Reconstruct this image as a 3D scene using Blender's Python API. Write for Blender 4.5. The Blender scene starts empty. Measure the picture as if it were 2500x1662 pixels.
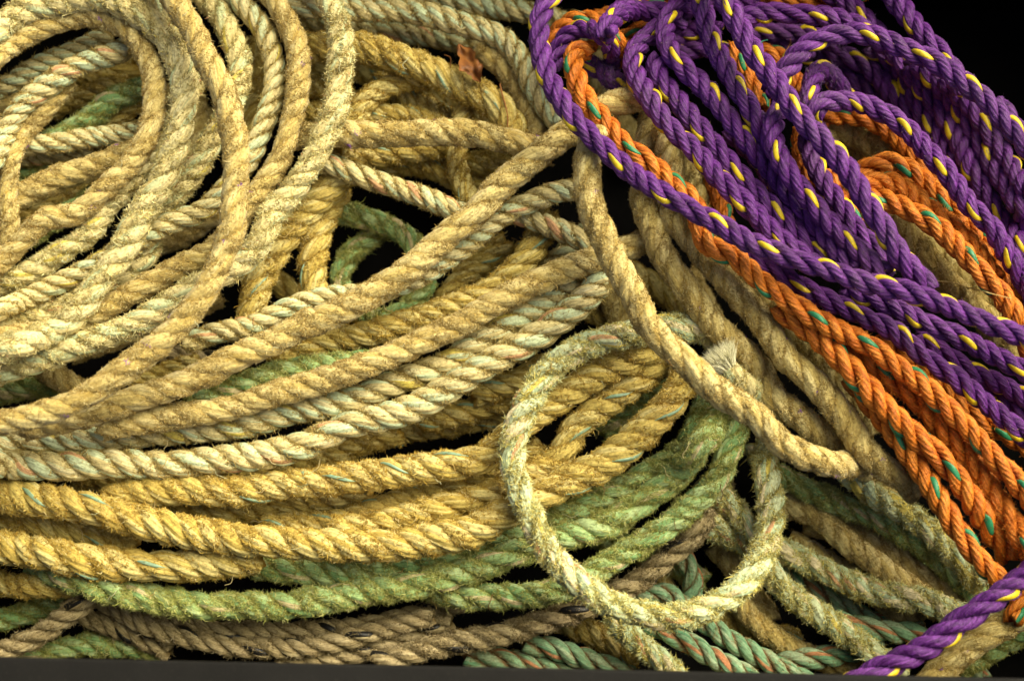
import bpy, math, random
import numpy as np
from mathutils import Vector, Matrix

rng = np.random.default_rng(7)
random.seed(7)
S = bpy.context.scene
COL = S.collection

# ------------------------------------------------------------------ camera, light, exposure
PW, PH = 2500.0, 1662.0          # the photograph's own pixels, used as a ruler (1 px = 1/6000 m)
FPX = PW * 50.0 / 36.0
U = 1.0 / 6000.0
TILT = math.radians(14)
ZREF = 330.0 * U
DC = FPX * U
VIEW = np.array([0.0, math.sin(TILT), -math.cos(TILT)])
RIGHT = np.array([1.0, 0.0, 0.0])
UPV = np.cross(RIGHT, VIEW)
CAMPOS = np.array([0.0, 0.0, ZREF]) - VIEW * DC

cam_d = bpy.data.cameras.new('camera')
cam = bpy.data.objects.new('camera', cam_d)
COL.objects.link(cam)
cam.location = CAMPOS.tolist()
cam.rotation_euler = (TILT, 0, 0)
cam_d.lens = 50.0
cam_d.sensor_width = 36.0
cam_d.sensor_fit = 'HORIZONTAL'
cam_d.clip_start = 0.01
cam_d.clip_end = 50.0
cam_d.dof.use_dof = True
cam_d.dof.focus_distance = DC - 110 * U
cam_d.dof.aperture_fstop = 7.0
S.camera = cam

SUN_EL, SUN_AZ = math.radians(46), math.radians(48)   # azimuth from +Y (top of the picture) towards +X
w = bpy.data.worlds.new('World')
S.world = w
w.use_nodes = True
nt = w.node_tree
sky = nt.nodes.new('ShaderNodeTexSky')
sky.sky_type = 'NISHITA'
sky.sun_disc = False
sky.sun_elevation = SUN_EL
sky.sun_rotation = SUN_AZ
sky.air_density = 0.35
sky.dust_density = 7.0
sky.ozone_density = 0.0
bg = nt.nodes['Background']
bg.inputs['Strength'].default_value = 0.075
nt.links.new(sky.outputs[0], bg.inputs[0])

sun_d = bpy.data.lights.new('sun', 'SUN')
sun_d.energy = 1.5
sun_d.angle = math.radians(66)
sun_d.color = (1.0, 0.945, 0.53)
sun = bpy.data.objects.new('sun', sun_d)
COL.objects.link(sun)
sd = Vector((math.sin(SUN_AZ) * math.cos(SUN_EL), math.cos(SUN_AZ) * math.cos(SUN_EL), math.sin(SUN_EL)))
sun.rotation_euler = sd.to_track_quat('Z', 'Y').to_euler()
sun.location = (0, 0.3, 1.2)

S.view_settings.view_transform = 'Standard'
S.view_settings.look = 'None'
S.view_settings.exposure = 1.57
S.view_settings.gamma = 1.0
S.view_settings.use_curve_mapping = False
S.render.engine = 'CYCLES'
S.cycles.max_bounces = 5
S.cycles.diffuse_bounces = 3
S.cycles.glossy_bounces = 2
S.cycles.use_denoising = True


def unproject(px, py, h):
    """world points seen at photo pixel (px,py) lying h px above the tub floor plane z=0"""
    px = np.asarray(px, float); py = np.asarray(py, float); h = np.asarray(h, float)
    d = (VIEW[None] + RIGHT[None] * ((px - PW / 2) / FPX)[:, None] - UPV[None] * ((py - PH / 2) / FPX)[:, None])
    t = (h * U - CAMPOS[2]) / d[:, 2]
    return CAMPOS[None] + d * t[:, None], t      # t = depth along the view axis


# ------------------------------------------------------------------ materials
def ramp(nt, stops, fac, interp='LINEAR'):
    r = nt.nodes.new('ShaderNodeValToRGB')
    cr = r.color_ramp
    cr.interpolation = interp
    while len(cr.elements) < len(stops):
        cr.elements.new(0.5)
    for e, (p, c) in zip(cr.elements, stops):
        e.position = p
        e.color = (c[0], c[1], c[2], 1)
    nt.links.new(fac, r.inputs[0])
    return r.outputs[0]


def mathn(nt, op, a, b=None, c=None, clamp=False):
    n = nt.nodes.new('ShaderNodeMath')
    n.operation = op
    n.use_clamp = clamp
    for i, v in enumerate((a, b, c)):
        if v is None:
            continue
        if isinstance(v, (int, float)):
            n.inputs[i].default_value = v
        else:
            nt.links.new(v, n.inputs[i])
    return n.outputs[0]


def mixc(nt, fac, a, b, mode='MIX'):
    n = nt.nodes.new('ShaderNodeMix')
    n.data_type = 'RGBA'
    n.blend_type = mode
    for sock, v in ((n.inputs[0], fac), (n.inputs[6], a), (n.inputs[7], b)):
        if isinstance(v, (int, float)):
            sock.default_value = v
        elif isinstance(v, tuple):
            sock.default_value = (v[0], v[1], v[2], 1)
        else:
            nt.links.new(v, sock)
    return n.outputs[2]


def attr(nt, name):
    n = nt.nodes.new('ShaderNodeAttribute')
    n.attribute_name = name
    return n.outputs['Fac']


def noise(nt, vec, scale, detail=3.0, rough=0.6):
    n = nt.nodes.new('ShaderNodeTexNoise')
    n.inputs['Scale'].default_value = scale
    n.inputs['Detail'].default_value = detail
    n.inputs['Roughness'].default_value = rough
    if vec is not None:
        nt.links.new(vec, n.inputs['Vector'])
    return n.outputs['Fac']


def new_mat(name):
    m = bpy.data.materials.new(name)
    m.use_nodes = True
    return m, m.node_tree, m.node_tree.nodes['Principled BSDF']


def objcoord(nt):
    n = nt.nodes.new('ShaderNodeNewGeometry')
    return n.outputs['Position']


def strand_mat(name, yarn_stops, dirt_shade, dirt_shade_lo, dirt_shade_hi, stain, rough=0.85, spec=0.2, bump=0.25, sheen=0.0, stain_amt=0.5, sk=(0.55, 1.25)):
    """yarn_stops: constant ramp of yarn colours; dirt: colour of grime, felt and, on purple, painted shade in the lay of the rope"""
    m, nt, bsdf = new_mat(name)
    pos = objcoord(nt)
    base = ramp(nt, yarn_stops, attr(nt, 'yrand'), 'CONSTANT')
    # filament streaks run along each yarn
    comb = nt.nodes.new('ShaderNodeCombineXYZ')
    nt.links.new(mathn(nt, 'MULTIPLY', attr(nt, 'slen'), 0.05), comb.inputs[0])
    nt.links.new(mathn(nt, 'MULTIPLY', attr(nt, 'yarn'), 2.3), comb.inputs[1])
    nt.links.new(attr(nt, 'seed'), comb.inputs[2])
    streak = noise(nt, comb.outputs[0], 1.6, 3, 0.65)
    base = mixc(nt, 1.0, base, ramp(nt, [(0.28, (sk[0], sk[0] * 0.95, sk[0] * 0.87)), (0.52, (1, 1, 1)), (0.75, (sk[1], sk[1], sk[1] * 1.01))], streak), 'MULTIPLY')
    # grime between the strands, on purple also painted shade, patchy
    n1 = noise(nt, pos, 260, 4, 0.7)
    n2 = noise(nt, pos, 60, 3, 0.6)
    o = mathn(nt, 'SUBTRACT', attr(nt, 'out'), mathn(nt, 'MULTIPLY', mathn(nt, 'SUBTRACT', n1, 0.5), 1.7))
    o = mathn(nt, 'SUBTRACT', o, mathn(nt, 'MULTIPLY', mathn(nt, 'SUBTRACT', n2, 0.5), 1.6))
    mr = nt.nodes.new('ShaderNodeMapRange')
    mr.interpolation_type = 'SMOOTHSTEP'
    mr.inputs['From Min'].default_value = dirt_shade_lo
    mr.inputs['From Max'].default_value = dirt_shade_hi
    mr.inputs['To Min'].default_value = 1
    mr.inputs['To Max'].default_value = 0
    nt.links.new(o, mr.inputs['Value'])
    c = mixc(nt, mr.outputs[0], base, dirt_shade)
    # wider stains with a shape of their own
    n3 = noise(nt, pos, 28, 4, 0.65)
    sf = mathn(nt, 'MULTIPLY', mathn(nt, 'SUBTRACT', n3, 0.5, clamp=True), 3.2 * stain_amt, clamp=True)
    c = mixc(nt, sf, c, stain)
    # fine flecks
    n4 = noise(nt, pos, 900, 2, 0.7)
    c = mixc(nt, 1.0, c, ramp(nt, [(0.3, (0.72, 0.70, 0.66)), (0.5, (1, 1, 1)), (0.75, (1.15, 1.14, 1.1))], n4), 'MULTIPLY')
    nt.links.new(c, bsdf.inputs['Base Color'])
    bsdf.inputs['Roughness'].default_value = rough
    bsdf.inputs['Specular IOR Level'].default_value = spec
    if sheen:
        bsdf.inputs['Sheen Weight'].default_value = sheen
    b = nt.nodes.new('ShaderNodeBump')
    b.inputs['Strength'].default_value = bump
    b.inputs['Distance'].default_value = 0.0006
    hsum = mathn(nt, 'ADD', streak, mathn(nt, 'MULTIPLY', n4, 0.6))
    nt.links.new(hsum, b.inputs['Height'])
    nt.links.new(b.outputs[0], bsdf.inputs['Normal'])
    return m


def fuzz_mat(name, stops):
    m, nt, bsdf = new_mat(name)
    pos = objcoord(nt)
    c = ramp(nt, stops, attr(nt, 'yrand'), 'CONSTANT')
    n2 = noise(nt, pos, 60, 3, 0.6)
    c = mixc(nt, 1.0, c, ramp(nt, [(0.3, (0.7, 0.64, 0.52)), (0.55, (1, 1, 1))], n2), 'MULTIPLY')
    nt.links.new(c, bsdf.inputs['Base Color'])
    bsdf.inputs['Roughness'].default_value = 0.75
    bsdf.inputs['Specular IOR Level'].default_value = 0.15
    return m


def plain_mat(name, colr, rough=0.5, spec=0.4, var=0.25, sc=300):
    m, nt, bsdf = new_mat(name)
    n = noise(nt, objcoord(nt), sc, 4, 0.6)
    lo = tuple(x * (1 - var) for x in colr)
    hi = tuple(min(1, x * (1 + var)) for x in colr)
    nt.links.new(ramp(nt, [(0.3, lo), (0.7, hi)], n), bsdf.inputs['Base Color'])
    bsdf.inputs['Roughness'].default_value = rough
    bsdf.inputs['Specular IOR Level'].default_value = spec
    return m


MINT, PINK, YEL, CREAM = (0.52, 0.58, 0.33), (0.60, 0.34, 0.17), (0.62, 0.51, 0.11), (0.64, 0.55, 0.26)
PURP = (0.27, 0.11, 0.42)


def T(**k):
    return k


TYPES = {
    'tan': T(name='tan_rope', group='worn tan ropes with a felted surface', cat='rope',
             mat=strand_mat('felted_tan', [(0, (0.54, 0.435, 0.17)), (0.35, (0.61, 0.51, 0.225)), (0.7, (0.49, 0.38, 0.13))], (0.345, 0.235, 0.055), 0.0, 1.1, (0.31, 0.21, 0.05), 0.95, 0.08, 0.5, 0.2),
             fmat=fuzz_mat('tan_fuzz', [(0, (0.37, 0.255, 0.07)), (0.28, (0.49, 0.37, 0.13)), (0.62, (0.62, 0.515, 0.24)), (0.88, (0.25, 0.16, 0.04)), (0.975, PURP)]),
             N=8, amp=0.05, rs=0.71, off=0.29, rough=0.05, fd=3.6, fl=(5, 13), fw=1.6, lift=0.42, pitch=4.9, lint=True),
    'cream': T(name='cream_rope', group='cream ropes with pink and yellow flecks', cat='rope',
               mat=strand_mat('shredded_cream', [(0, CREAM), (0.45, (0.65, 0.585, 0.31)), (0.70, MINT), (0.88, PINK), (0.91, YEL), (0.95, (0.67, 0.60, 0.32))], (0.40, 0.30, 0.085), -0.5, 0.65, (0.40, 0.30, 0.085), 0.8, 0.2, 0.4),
               fmat=fuzz_mat('cream_fuzz', [(0, (0.63, 0.55, 0.26)), (0.42, (0.48, 0.385, 0.125)), (0.60, (0.62, 0.59, 0.30)), (0.86, (0.32, 0.23, 0.06)), (0.965, YEL), (0.985, PINK)]),
               N=8, amp=0.06, rs=0.60, off=0.40, rough=0.05, gw=0.8, fd=5.5, fl=(7, 19), fw=2.0, lift=0.5, pitch=4.5),
    'mixed': T(name='grimy_rope', group='grimy laid ropes of cream and mint strands', cat='rope',
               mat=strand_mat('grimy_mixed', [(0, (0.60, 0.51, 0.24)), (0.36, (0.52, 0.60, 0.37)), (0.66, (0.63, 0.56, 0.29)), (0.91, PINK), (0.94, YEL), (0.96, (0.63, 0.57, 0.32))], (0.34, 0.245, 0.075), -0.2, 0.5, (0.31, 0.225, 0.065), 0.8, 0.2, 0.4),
               fmat=fuzz_mat('grimy_fuzz', [(0, (0.38, 0.275, 0.08)), (0.35, (0.49, 0.385, 0.135)), (0.7, (0.58, 0.50, 0.22)), (0.92, (0.22, 0.14, 0.04))]),
               N=8, amp=0.07, rs=0.525, off=0.48, rough=0.03, gw=1.45, fd=5.5, fl=(6, 17), fw=1.7, lift=0.5, pitch=4.2),
    'gold': T(name='golden_rope', group='golden ropes with fuzzy yarns', cat='rope',
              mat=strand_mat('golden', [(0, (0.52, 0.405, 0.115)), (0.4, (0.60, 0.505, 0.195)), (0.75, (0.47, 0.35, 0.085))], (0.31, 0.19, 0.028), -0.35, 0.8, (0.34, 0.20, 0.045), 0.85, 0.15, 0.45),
              fmat=fuzz_mat('golden_fuzz', [(0, (0.46, 0.315, 0.055)), (0.35, (0.56, 0.42, 0.12)), (0.7, (0.34, 0.21, 0.035)), (0.9, (0.62, 0.52, 0.24))]),
              N=9, amp=0.09, rs=0.56, off=0.455, rough=0.03, fd=7.5, fl=(6, 17), fw=1.8, lift=0.6, pitch=4.1,
              tracer=('teal_tracer', (0.22, 0.34, 0.22), 0.6)),
    'green': T(name='green_rope', group='green ropes furred with frayed yellow fibres', cat='rope',
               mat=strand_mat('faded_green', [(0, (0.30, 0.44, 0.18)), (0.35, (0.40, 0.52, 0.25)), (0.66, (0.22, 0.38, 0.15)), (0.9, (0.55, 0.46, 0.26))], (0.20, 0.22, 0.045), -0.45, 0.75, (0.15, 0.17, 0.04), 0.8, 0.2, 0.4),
               fmat=fuzz_mat('green_fuzz', [(0, (0.34, 0.36, 0.085)), (0.35, (0.46, 0.47, 0.15)), (0.65, (0.25, 0.30, 0.085)), (0.82, (0.56, 0.54, 0.22))]),
               N=7, amp=0.07, rs=0.52, off=0.49, rough=0.04, fd=4.5, fl=(7, 19), fw=1.6, lift=0.55, pitch=5.3),
    'mint': T(name='mint_rope', group='shaggy pale mint ropes', cat='rope',
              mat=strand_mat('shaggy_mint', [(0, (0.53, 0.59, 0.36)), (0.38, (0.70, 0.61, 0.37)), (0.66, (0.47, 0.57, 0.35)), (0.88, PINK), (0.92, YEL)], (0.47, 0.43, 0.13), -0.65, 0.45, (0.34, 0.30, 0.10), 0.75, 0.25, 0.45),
              fmat=fuzz_mat('mint_fuzz', [(0, (0.66, 0.60, 0.24)), (0.4, (0.58, 0.50, 0.13)), (0.62, (0.58, 0.62, 0.34)), (0.9, (0.37, 0.31, 0.08))]),
              N=7, amp=0.09, rs=0.51, off=0.50, rough=0.07, gw=0.85, fd=6.5, fl=(7, 22), fw=2.2, lift=0.55, pitch=5.4),
    'twist': T(name='twisted_green_rope', group='thin green ropes with rusty lay lines', cat='rope',
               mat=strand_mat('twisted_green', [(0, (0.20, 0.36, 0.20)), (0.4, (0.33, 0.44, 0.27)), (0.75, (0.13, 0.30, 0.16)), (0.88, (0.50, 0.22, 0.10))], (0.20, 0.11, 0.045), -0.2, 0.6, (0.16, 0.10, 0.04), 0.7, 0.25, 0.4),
               fmat=fuzz_mat('twisted_green_fuzz', [(0, (0.25, 0.16, 0.06)), (0.4, (0.26, 0.30, 0.14)), (0.8, (0.40, 0.36, 0.18))]),
               N=7, amp=0.07, rs=0.48, off=0.52, rough=0.025, fd=22.0, fl=(5, 12), fw=1.4, lift=0.5, pitch=5.6),
    'grey': T(name='whitish_rope', group='dull whitish ropes at the bottom of the heap', cat='rope',
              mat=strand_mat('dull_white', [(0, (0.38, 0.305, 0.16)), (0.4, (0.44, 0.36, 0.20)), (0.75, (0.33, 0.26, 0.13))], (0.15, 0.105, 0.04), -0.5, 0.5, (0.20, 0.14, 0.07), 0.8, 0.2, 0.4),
              fmat=fuzz_mat('dull_white_fuzz', [(0, (0.29, 0.23, 0.12)), (0.5, (0.19, 0.14, 0.06)), (0.8, (0.36, 0.30, 0.18))]),
              N=7, amp=0.08, rs=0.49, off=0.51, rough=0.03, fd=16.0, fl=(6, 17), fw=1.7, lift=0.6, pitch=5.4,
              tracer=('black_tracer', (0.012, 0.011, 0.010), 1.6)),
    'purple': T(name='purple_rope', group='purple ropes with a yellow tracer', cat='rope',
                mat=strand_mat('purple_poly', [(0, (0.096, 0.0165, 0.168)), (0.3, (0.136, 0.029, 0.225)), (0.6, (0.071, 0.010, 0.124)), (0.8, (0.114, 0.022, 0.195))], (0.035, 0.009, 0.060), -0.8, 0.3, (0.15, 0.085, 0.17), 0.5, 0.3, 0.9, stain_amt=0.5, sk=(0.35, 1.6)),  # darker purple in the lay paints shade between the strands
                fmat=fuzz_mat('purple_fuzz', [(0, (0.15, 0.07, 0.25)), (0.6, (0.24, 0.15, 0.30)), (0.93, (0.40, 0.30, 0.16))]),
                N=7, amp=0.10, rs=0.475, off=0.545, rough=0.012, fd=90.0, fl=(4, 11), fw=1.0, lift=0.55, om=1.0, pitch=5.3,
                tracer=('yellow_tracer', (0.60, 0.44, 0.012), 1.4)),
    'orange': T(name='orange_rope', group='orange ropes with a green tracer', cat='rope',
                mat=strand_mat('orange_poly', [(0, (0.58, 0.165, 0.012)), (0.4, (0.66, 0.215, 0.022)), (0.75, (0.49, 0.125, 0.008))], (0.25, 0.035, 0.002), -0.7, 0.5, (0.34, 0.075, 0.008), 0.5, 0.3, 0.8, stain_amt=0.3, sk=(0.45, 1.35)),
                fmat=fuzz_mat('orange_fuzz', [(0, (0.60, 0.17, 0.018)), (0.6, (0.70, 0.28, 0.05)), (0.9, (0.40, 0.09, 0.01))]),
                N=7, amp=0.10, rs=0.475, off=0.54, rough=0.015, fd=70.0, fl=(6, 16), fw=1.3, lift=0.6, om=1.05, pitch=5.2,
                tracer=('green_tracer', (0.020, 0.19, 0.08), 1.35)),
}
for t in TYPES.values():
    if 'tracer' in t:
        nm, c, k = t['tracer']
        t['tmat'] = plain_mat(nm, c, 0.42, 0.4, 0.2, 700)

TASSEL = plain_mat('clean_white_fibre', (0.80, 0.77, 0.52), 0.6, 0.3, 0.15, 500)

# ------------------------------------------------------------------ where every rope lies
REG = {1: (0, 0), 2: (600, 0), 3: (1200, 0), 4: (1700, 0), 5: (0, 500), 6: (600, 500), 7: (1200, 500), 8: (1700, 500),
       9: (0, 1102), 10: (600, 1102), 11: (1200, 1102), 12: (1700, 1102)}
ROPES = []


def rope(kind, R, z, path, label, **kw):
    pts, reg = [], None
    zc = z
    for tok in path.split():
        if tok[0] == '@':
            reg = REG[int(tok[1:])]
            continue
        v = [float(q) for q in tok.split(',')]
        zz = v[2] if len(v) > 2 else z
        pts.append((reg[0] + v[0] / 2.8, reg[1] + v[1] / 2.8, zz))
    ROPES.append(dict(kind=kind, R=R, pts=np.array(pts), label=label, **kw))


# -- coil at the upper left
rope('tan', 28, 5.0, '@1 -80,440 0,370 120,270 300,180 480,125 640,110 760,130 860,195 950,290 1020,420 1055,560 1060,700 1040,830 1000,960 930,1070 840,1180 720,1290 600,1390 480,1480 @5 330,90 200,200 100,290 0,400 -60,440', 'innermost felted tan rope of the upper left coil, arching round the crossing ropes')
rope('cream', 34, 5.1, '@1 -80,260 60,150 200,65 400,10 620,-10 820,20 960,110 1080,200 1180,320 1240,450 1255,600 1255,780 1230,950 1160,1120 1060,1310 960,1480 @5 860,280 720,470 600,660 450,810 300,890 120,960 -40,1000', 'thick shaggy cream rope lying next outside the innermost tan loop of the coil')
rope('cream', 28, 4.6, '@1 1010,-30 1120,60 1220,180 1300,310 1320,460 1270,680 1180,860 1060,1020 950,1170 820,1330 680,1450 @5 640,170 470,300 300,400 120,500 -50,560', 'cream rope emerging between the thick shaggy cream loop and the innermost tan loop')
rope('cream', 30, 4.2, '@1 1390,-30 1480,60 1560,200 1620,340 1645,480 1620,640 1550,790 1460,930 1390,1070 1300,1210 1180,1350 1050,1480 @5 1000,370 850,470 650,600 450,700 250,770 -20,830', 'cream rope hugging the right side of the topmost tan rope, then hidden beneath it')
rope('tan', 32.5, 6.3, '@1 1160,-60 1240,80 1360,290 1450,470 1520,640 1580,800 1610,960 1615,1150 1610,1340 1585,1480 @5 1610,80 1560,250 1480,440 1390,610 1280,760 1140,900 960,1050 780,1180 600,1300 400,1390 200,1450 0,1490 -80,1500', 'topmost tan rope with purple lint, sweeping from top edge to left edge')
rope('mixed', 27, 4.3, '@1 1600,-40 1680,50 1770,170 1850,310 1880,460 1870,620 1830,780 1780,930 1700,1080 1600,1230 1490,1350 1380,1450 @5 1300,70 1120,150 940,250 760,350 600,440 440,520 300,590 120,670 -30,730', 'clearly laid cream rope between two tan ropes, showing through right of the topmost tan rope')
rope('tan', 29, 4.7, '@1 1800,-60 1900,40 1980,170 2030,320 2045,480 2035,650 1990,850 1930,1040 1850,1200 1750,1340 1660,1440 @5 1560,210 1450,300 1300,390 1150,470 980,560 800,660 650,750 500,820 300,870 100,900 -50,910', 'evenly curved tan rope left of the outermost pale cream rope of the coil')
rope('cream', 32, 5.0, '@2 540,-60 590,60 640,180 655,320 650,470 635,620 600,770 545,920 480,1070 390,1210 270,1360 150,1490 @5 1820,210 1700,340 1560,440 1400,530 1250,620 1080,720 900,820 680,915 450,990 250,1060 80,1120 -60,1180', 'outermost pale cream rope of the coil, running in front of the golden ropes')
rope('mixed', 28, 4.2, '@1 860,335 760,375 650,410 520,460 400,530 270,620 150,720 70,840 20,960 -40,1080', 'bright mint and cream laid rope inside the coil, ending under the innermost tan loop')
rope('mixed', 25, 3.7, '@1 740,235 640,275 540,335 420,390 280,440 150,530 40,600 -60,630', 'dimmer mint and cream rope just above the bright mint rope inside the coil')
rope('tan', 23, 3.9, '@1 470,560 400,660 320,750 240,820 170,910 110,1010 70,1130 60,1280 60,1420 @5 65,50 70,160 60,280 40,420 0,520', 'narrow tan rope running down along the left edge inside the coil')
rope('green', 28, 3.0, '@1 1040,560 930,620 840,655 740,710 640,780 540,850 440,920 330,980', 'mossy light green rope seen through the middle of the coil')
rope('gold', 27, 2.7, '@1 1060,620 960,670 870,740 790,810 700,880 600,960', 'golden rope with a teal fleck under the green rope inside the coil')
rope('gold', 24, 2.2, '@1 860,560 740,590 640,630 520,680 430,720 330,760', 'dark golden rope in the shade above the green rope inside the coil')
rope('mixed', 26, 3.4, '@1 60,1060 150,1010 270,985 420,970 600,945 780,930 920,900 1030,860', 'brown and cream laid rope crossing the middle of the coil from side to side')
rope('mixed', 24, 2.9, '@1 0,1120 120,1080 260,1070 380,1060 500,1040 640,1020', 'dim cream rope tucked below the brown and cream laid rope in the coil')
rope('tan', 33, 3.6, '@1 -60,1440 60,1390 200,1310 320,1260 480,1190 640,1140 800,1085 920,1050 1040,1000', 'thick felted tan rope with purple lint crossing the lower middle of the coil')
rope('green', 27, 3.0, '@1 820,1250 700,1320 580,1380 450,1450 320,1520 @5 250,180 170,240 60,290', 'bright green rope just outside the tan inner loop, low in the coil')
rope('green', 28, 2.4, '@1 80,1270 160,1210 270,1170 400,1120 560,1070', 'dark green rope behind the left end of the felted tan rope in the coil')
rope('gold', 30, 2.1, '@1 640,1320 500,1370 370,1430 230,1500 130,1560 @5 60,110 -40,170', 'dim golden rope below the felted tan rope near the left edge')
rope('tan', 29, 2.6, '@5 300,1110 400,1180 500,1240 620,1320 740,1400', 'short stretch of tan rope in the dark gap left of the topmost tan rope')
rope('green', 30, 1.8, '@5 -60,1290 60,1270 200,1250 340,1230 460,1230', 'dark green rope in the black gap at the left edge')
rope('gold', 24, 2.5, '@5 900,1230 1010,1190 1120,1140 1240,1110 1350,1080', 'dim golden rope peeping out between the two big tan ropes')
rope('grey', 26, 1.4, '@5 1080,1000 1220,1030 1360,1060 1500,1070 1620,1050', 'dull grey rope deep in the gap between the two big tan ropes')
# -- top middle
rope('mixed', 30, 3.6, '@2 250,70 380,70 520,50 680,60 850,75 1030,75 1210,100 1400,145 1590,195 1740,260 1830,340 1890,430 1940,540 2010,650 2090,770 2160,860', 'cream and mint laid rope curving along the top and down to the purple rope')
rope('mixed', 28, 2.2, '@2 250,110 380,130 500,150 650,180 800,210 960,230 1150,240 1350,260 1550,300 1700,360', 'shaded rope under the cream and mint laid rope at the top')
rope('mixed', 28, 2.9, '@2 1180,-40 1300,-10 1450,15 1620,35 1800,60 1980,100 2120,140 @3 480,150 580,200 700,260', 'dirty tan rope at the very top passing behind the purple rope')
rope('tan', 31, 3.3, '@2 1600,330 1690,400 1790,490 1870,600 1930,720 1965,840 1975,960 1980,1080', 'tan rope bending downwards right of the dry leaf', lint=0)
rope('gold', 37, 3.5, '@2 330,330 440,335 560,320 700,310 840,335 980,375 1120,430 1260,490 1400,545 1530,605 1650,680 1750,750 1810,840 1830,950', 'thick golden rope running from behind the coil down to the thin stem')
rope('gold', 27, 3.0, '@2 1250,540 1130,550 1020,565 930,600 850,665 790,745 740,830 680,930 620,1010', 'pale golden rope curving out from under the thick golden rope')
rope('gold', 27, 2.3, '@2 880,560 980,610 1100,670 1240,730 1380,800 1520,880', 'golden rope with teal flecks above the horizontal tan rope')
rope('gold', 26, 2.6, '@2 830,800 950,780 1080,785 1220,820 1360,870', 'short golden rope lying right above the horizontal tan rope')
rope('gold', 25, 3.0, '@2 1560,620 1500,740 1460,880 1440,1010 1445,1140 1480,1270 1550,1390', 'upright golden tan rope passing beneath the horizontal tan rope')
rope('tan', 33, 4.3, '@2 300,950 420,930 560,915 700,915 900,915 1100,915 1300,908 1480,910 1640,930 1800,965 1950,1010 2080,1060', 'horizontal tan rope with purple lint crossing the upper middle of the heap')
rope('gold', 27, 2.0, '@2 350,560 470,590 600,630 730,690 860,740', 'shaded golden rope left of the pale golden rope, behind the coil')
rope('gold', 27, 1.9, '@2 340,760 450,775 580,790 700,820 820,850', 'shaded golden rope at the left end of the horizontal tan rope, behind the coil')
rope('gold', 29, 2.4, '@2 560,1100 690,1090 820,1085 960,1065 1120,1035 1280,1010 1420,990', 'golden rope just under the left half of the horizontal tan rope')
rope('gold', 28, 1.8, '@2 900,1130 1050,1120 1190,1130 1310,1165 1420,1220 1520,1290', 'dim golden rope left of the upright golden tan rope')
rope('gold', 30, 1.5, '@2 1420,1150 1550,1130 1680,1110 1820,1070 1950,1020', 'dim golden rope in the shade right of the upright golden tan rope')
rope('gold', 28, 1.1, '@2 1480,1290 1620,1230 1750,1180 1880,1130', 'dark golden rope at the bottom of the gap below the horizontal tan rope')
rope('mixed', 27, 3.7, '@2 480,1110 600,1135 740,1180 870,1230 1000,1275 1130,1320 1260,1370 1390,1420 1520,1470 @7 180,60 300,110 430,160 560,215 680,280 800,340', 'mint and brown laid rope passing under the long diagonal tan rope')
# -- middle
rope('tan', 34, 4.8, '@5 150,1530 300,1490 500,1440 800,1370 1100,1270 1400,1150 1700,1010 2000,860 2200,760 @6 320,880 500,790 700,690 900,590 1080,470 1250,320 1420,180 1580,60 @2 1700,1290 1850,1180 2000,1070 2140,960 @3 620,830 720,760 830,720 960,690 1060,640', 'long diagonal tan rope from the lower left up to the orange and purple loop', lint=0)
rope('mixed', 27, 4.0, '@3 640,1290 520,1300 380,1330 230,1390 90,1470 @6 1620,180 1490,290 1350,390 1200,480 1020,570 850,600 680,620 520,630 380,670 220,740 80,810 -60,850 -300,900 -420,940', 'brown laid rope with cream patches lying along the underside of the long diagonal tan rope')
rope('gold', 35, 3.0, '@2 720,1180 600,1260 500,1360 410,1460 @5 1990,170 1880,310 1800,450 1750,590 1730,720 1700,820', 'golden rope along the right flank of the outermost cream rope')
rope('gold', 34, 2.8, '@6 640,-130 590,0 530,100 490,210 460,340 455,470 475,600 520,720', 'upright golden rope left of the black gap with the green ropes')
rope('green', 28, 2.2, '@6 500,20 640,50 780,75 900,110 1020,170 1120,240 1200,340 1240,450 1230,560 1180,650 1080,730 950,800', 'green rope bending through the black gap left of the long tan rope')
rope('green', 26, 1.7, '@6 1000,130 900,190 800,255 710,340 650,440 640,540 690,640 790,720 880,780', 'short green rope standing up in the black gap beside the golden rope')
rope('gold', 33, 3.2, '@6 2060,60 2020,180 1960,310 1860,440 1730,545 1570,640 1400,700 1230,765 1050,820 880,870 700,900 520,950 340,1020 180,1080', 'golden rope below the long diagonal tan rope, curving up at its right end')
rope('gold', 29, 1.8, '@6 1780,260 1640,370 1520,470 1420,570 1350,670 1300,760', 'dark golden rope in the shade left of the curved golden rope')
rope('gold', 28, 1.3, '@6 1900,330 1780,400 1660,470 1560,560 1480,640', 'darkest golden rope under the curved golden rope')
rope('green', 30, 3.9, '@5 1290,1350 1400,1310 1560,1265 1720,1215 1900,1155 2080,1115 2240,1095 @6 700,1085 850,1070', 'mossy green rope alone between two tan ropes left of centre')
rope('tan', 32, 4.2, '@7 1180,190 1080,250 960,290 840,330 700,370 540,420 400,485 260,555 120,625 0,685 @6 1500,790 1320,880 1140,970 960,1040 780,1110 600,1170 420,1235 220,1290 50,1340 @5 1600,1375 1400,1415 1150,1455 900,1490 700,1520', 'tan rope parallel to and below the curved golden rope, reaching the standing tan rope', lint=0)
rope('mixed', 34, 3.5, '@7 560,540 470,590 360,670 230,750 100,820 @6 1660,890 1520,990 1400,1075 1250,1140 1080,1200 900,1265 720,1330 520,1375 330,1415 150,1460 0,1495 @5 1500,1525 1250,1545 1000,1560 700,1580 400,1605 100,1635 -60,1650', 'cream laid rope with pink flecks, the upper of the neighbouring pair below the tan ropes')
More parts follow.
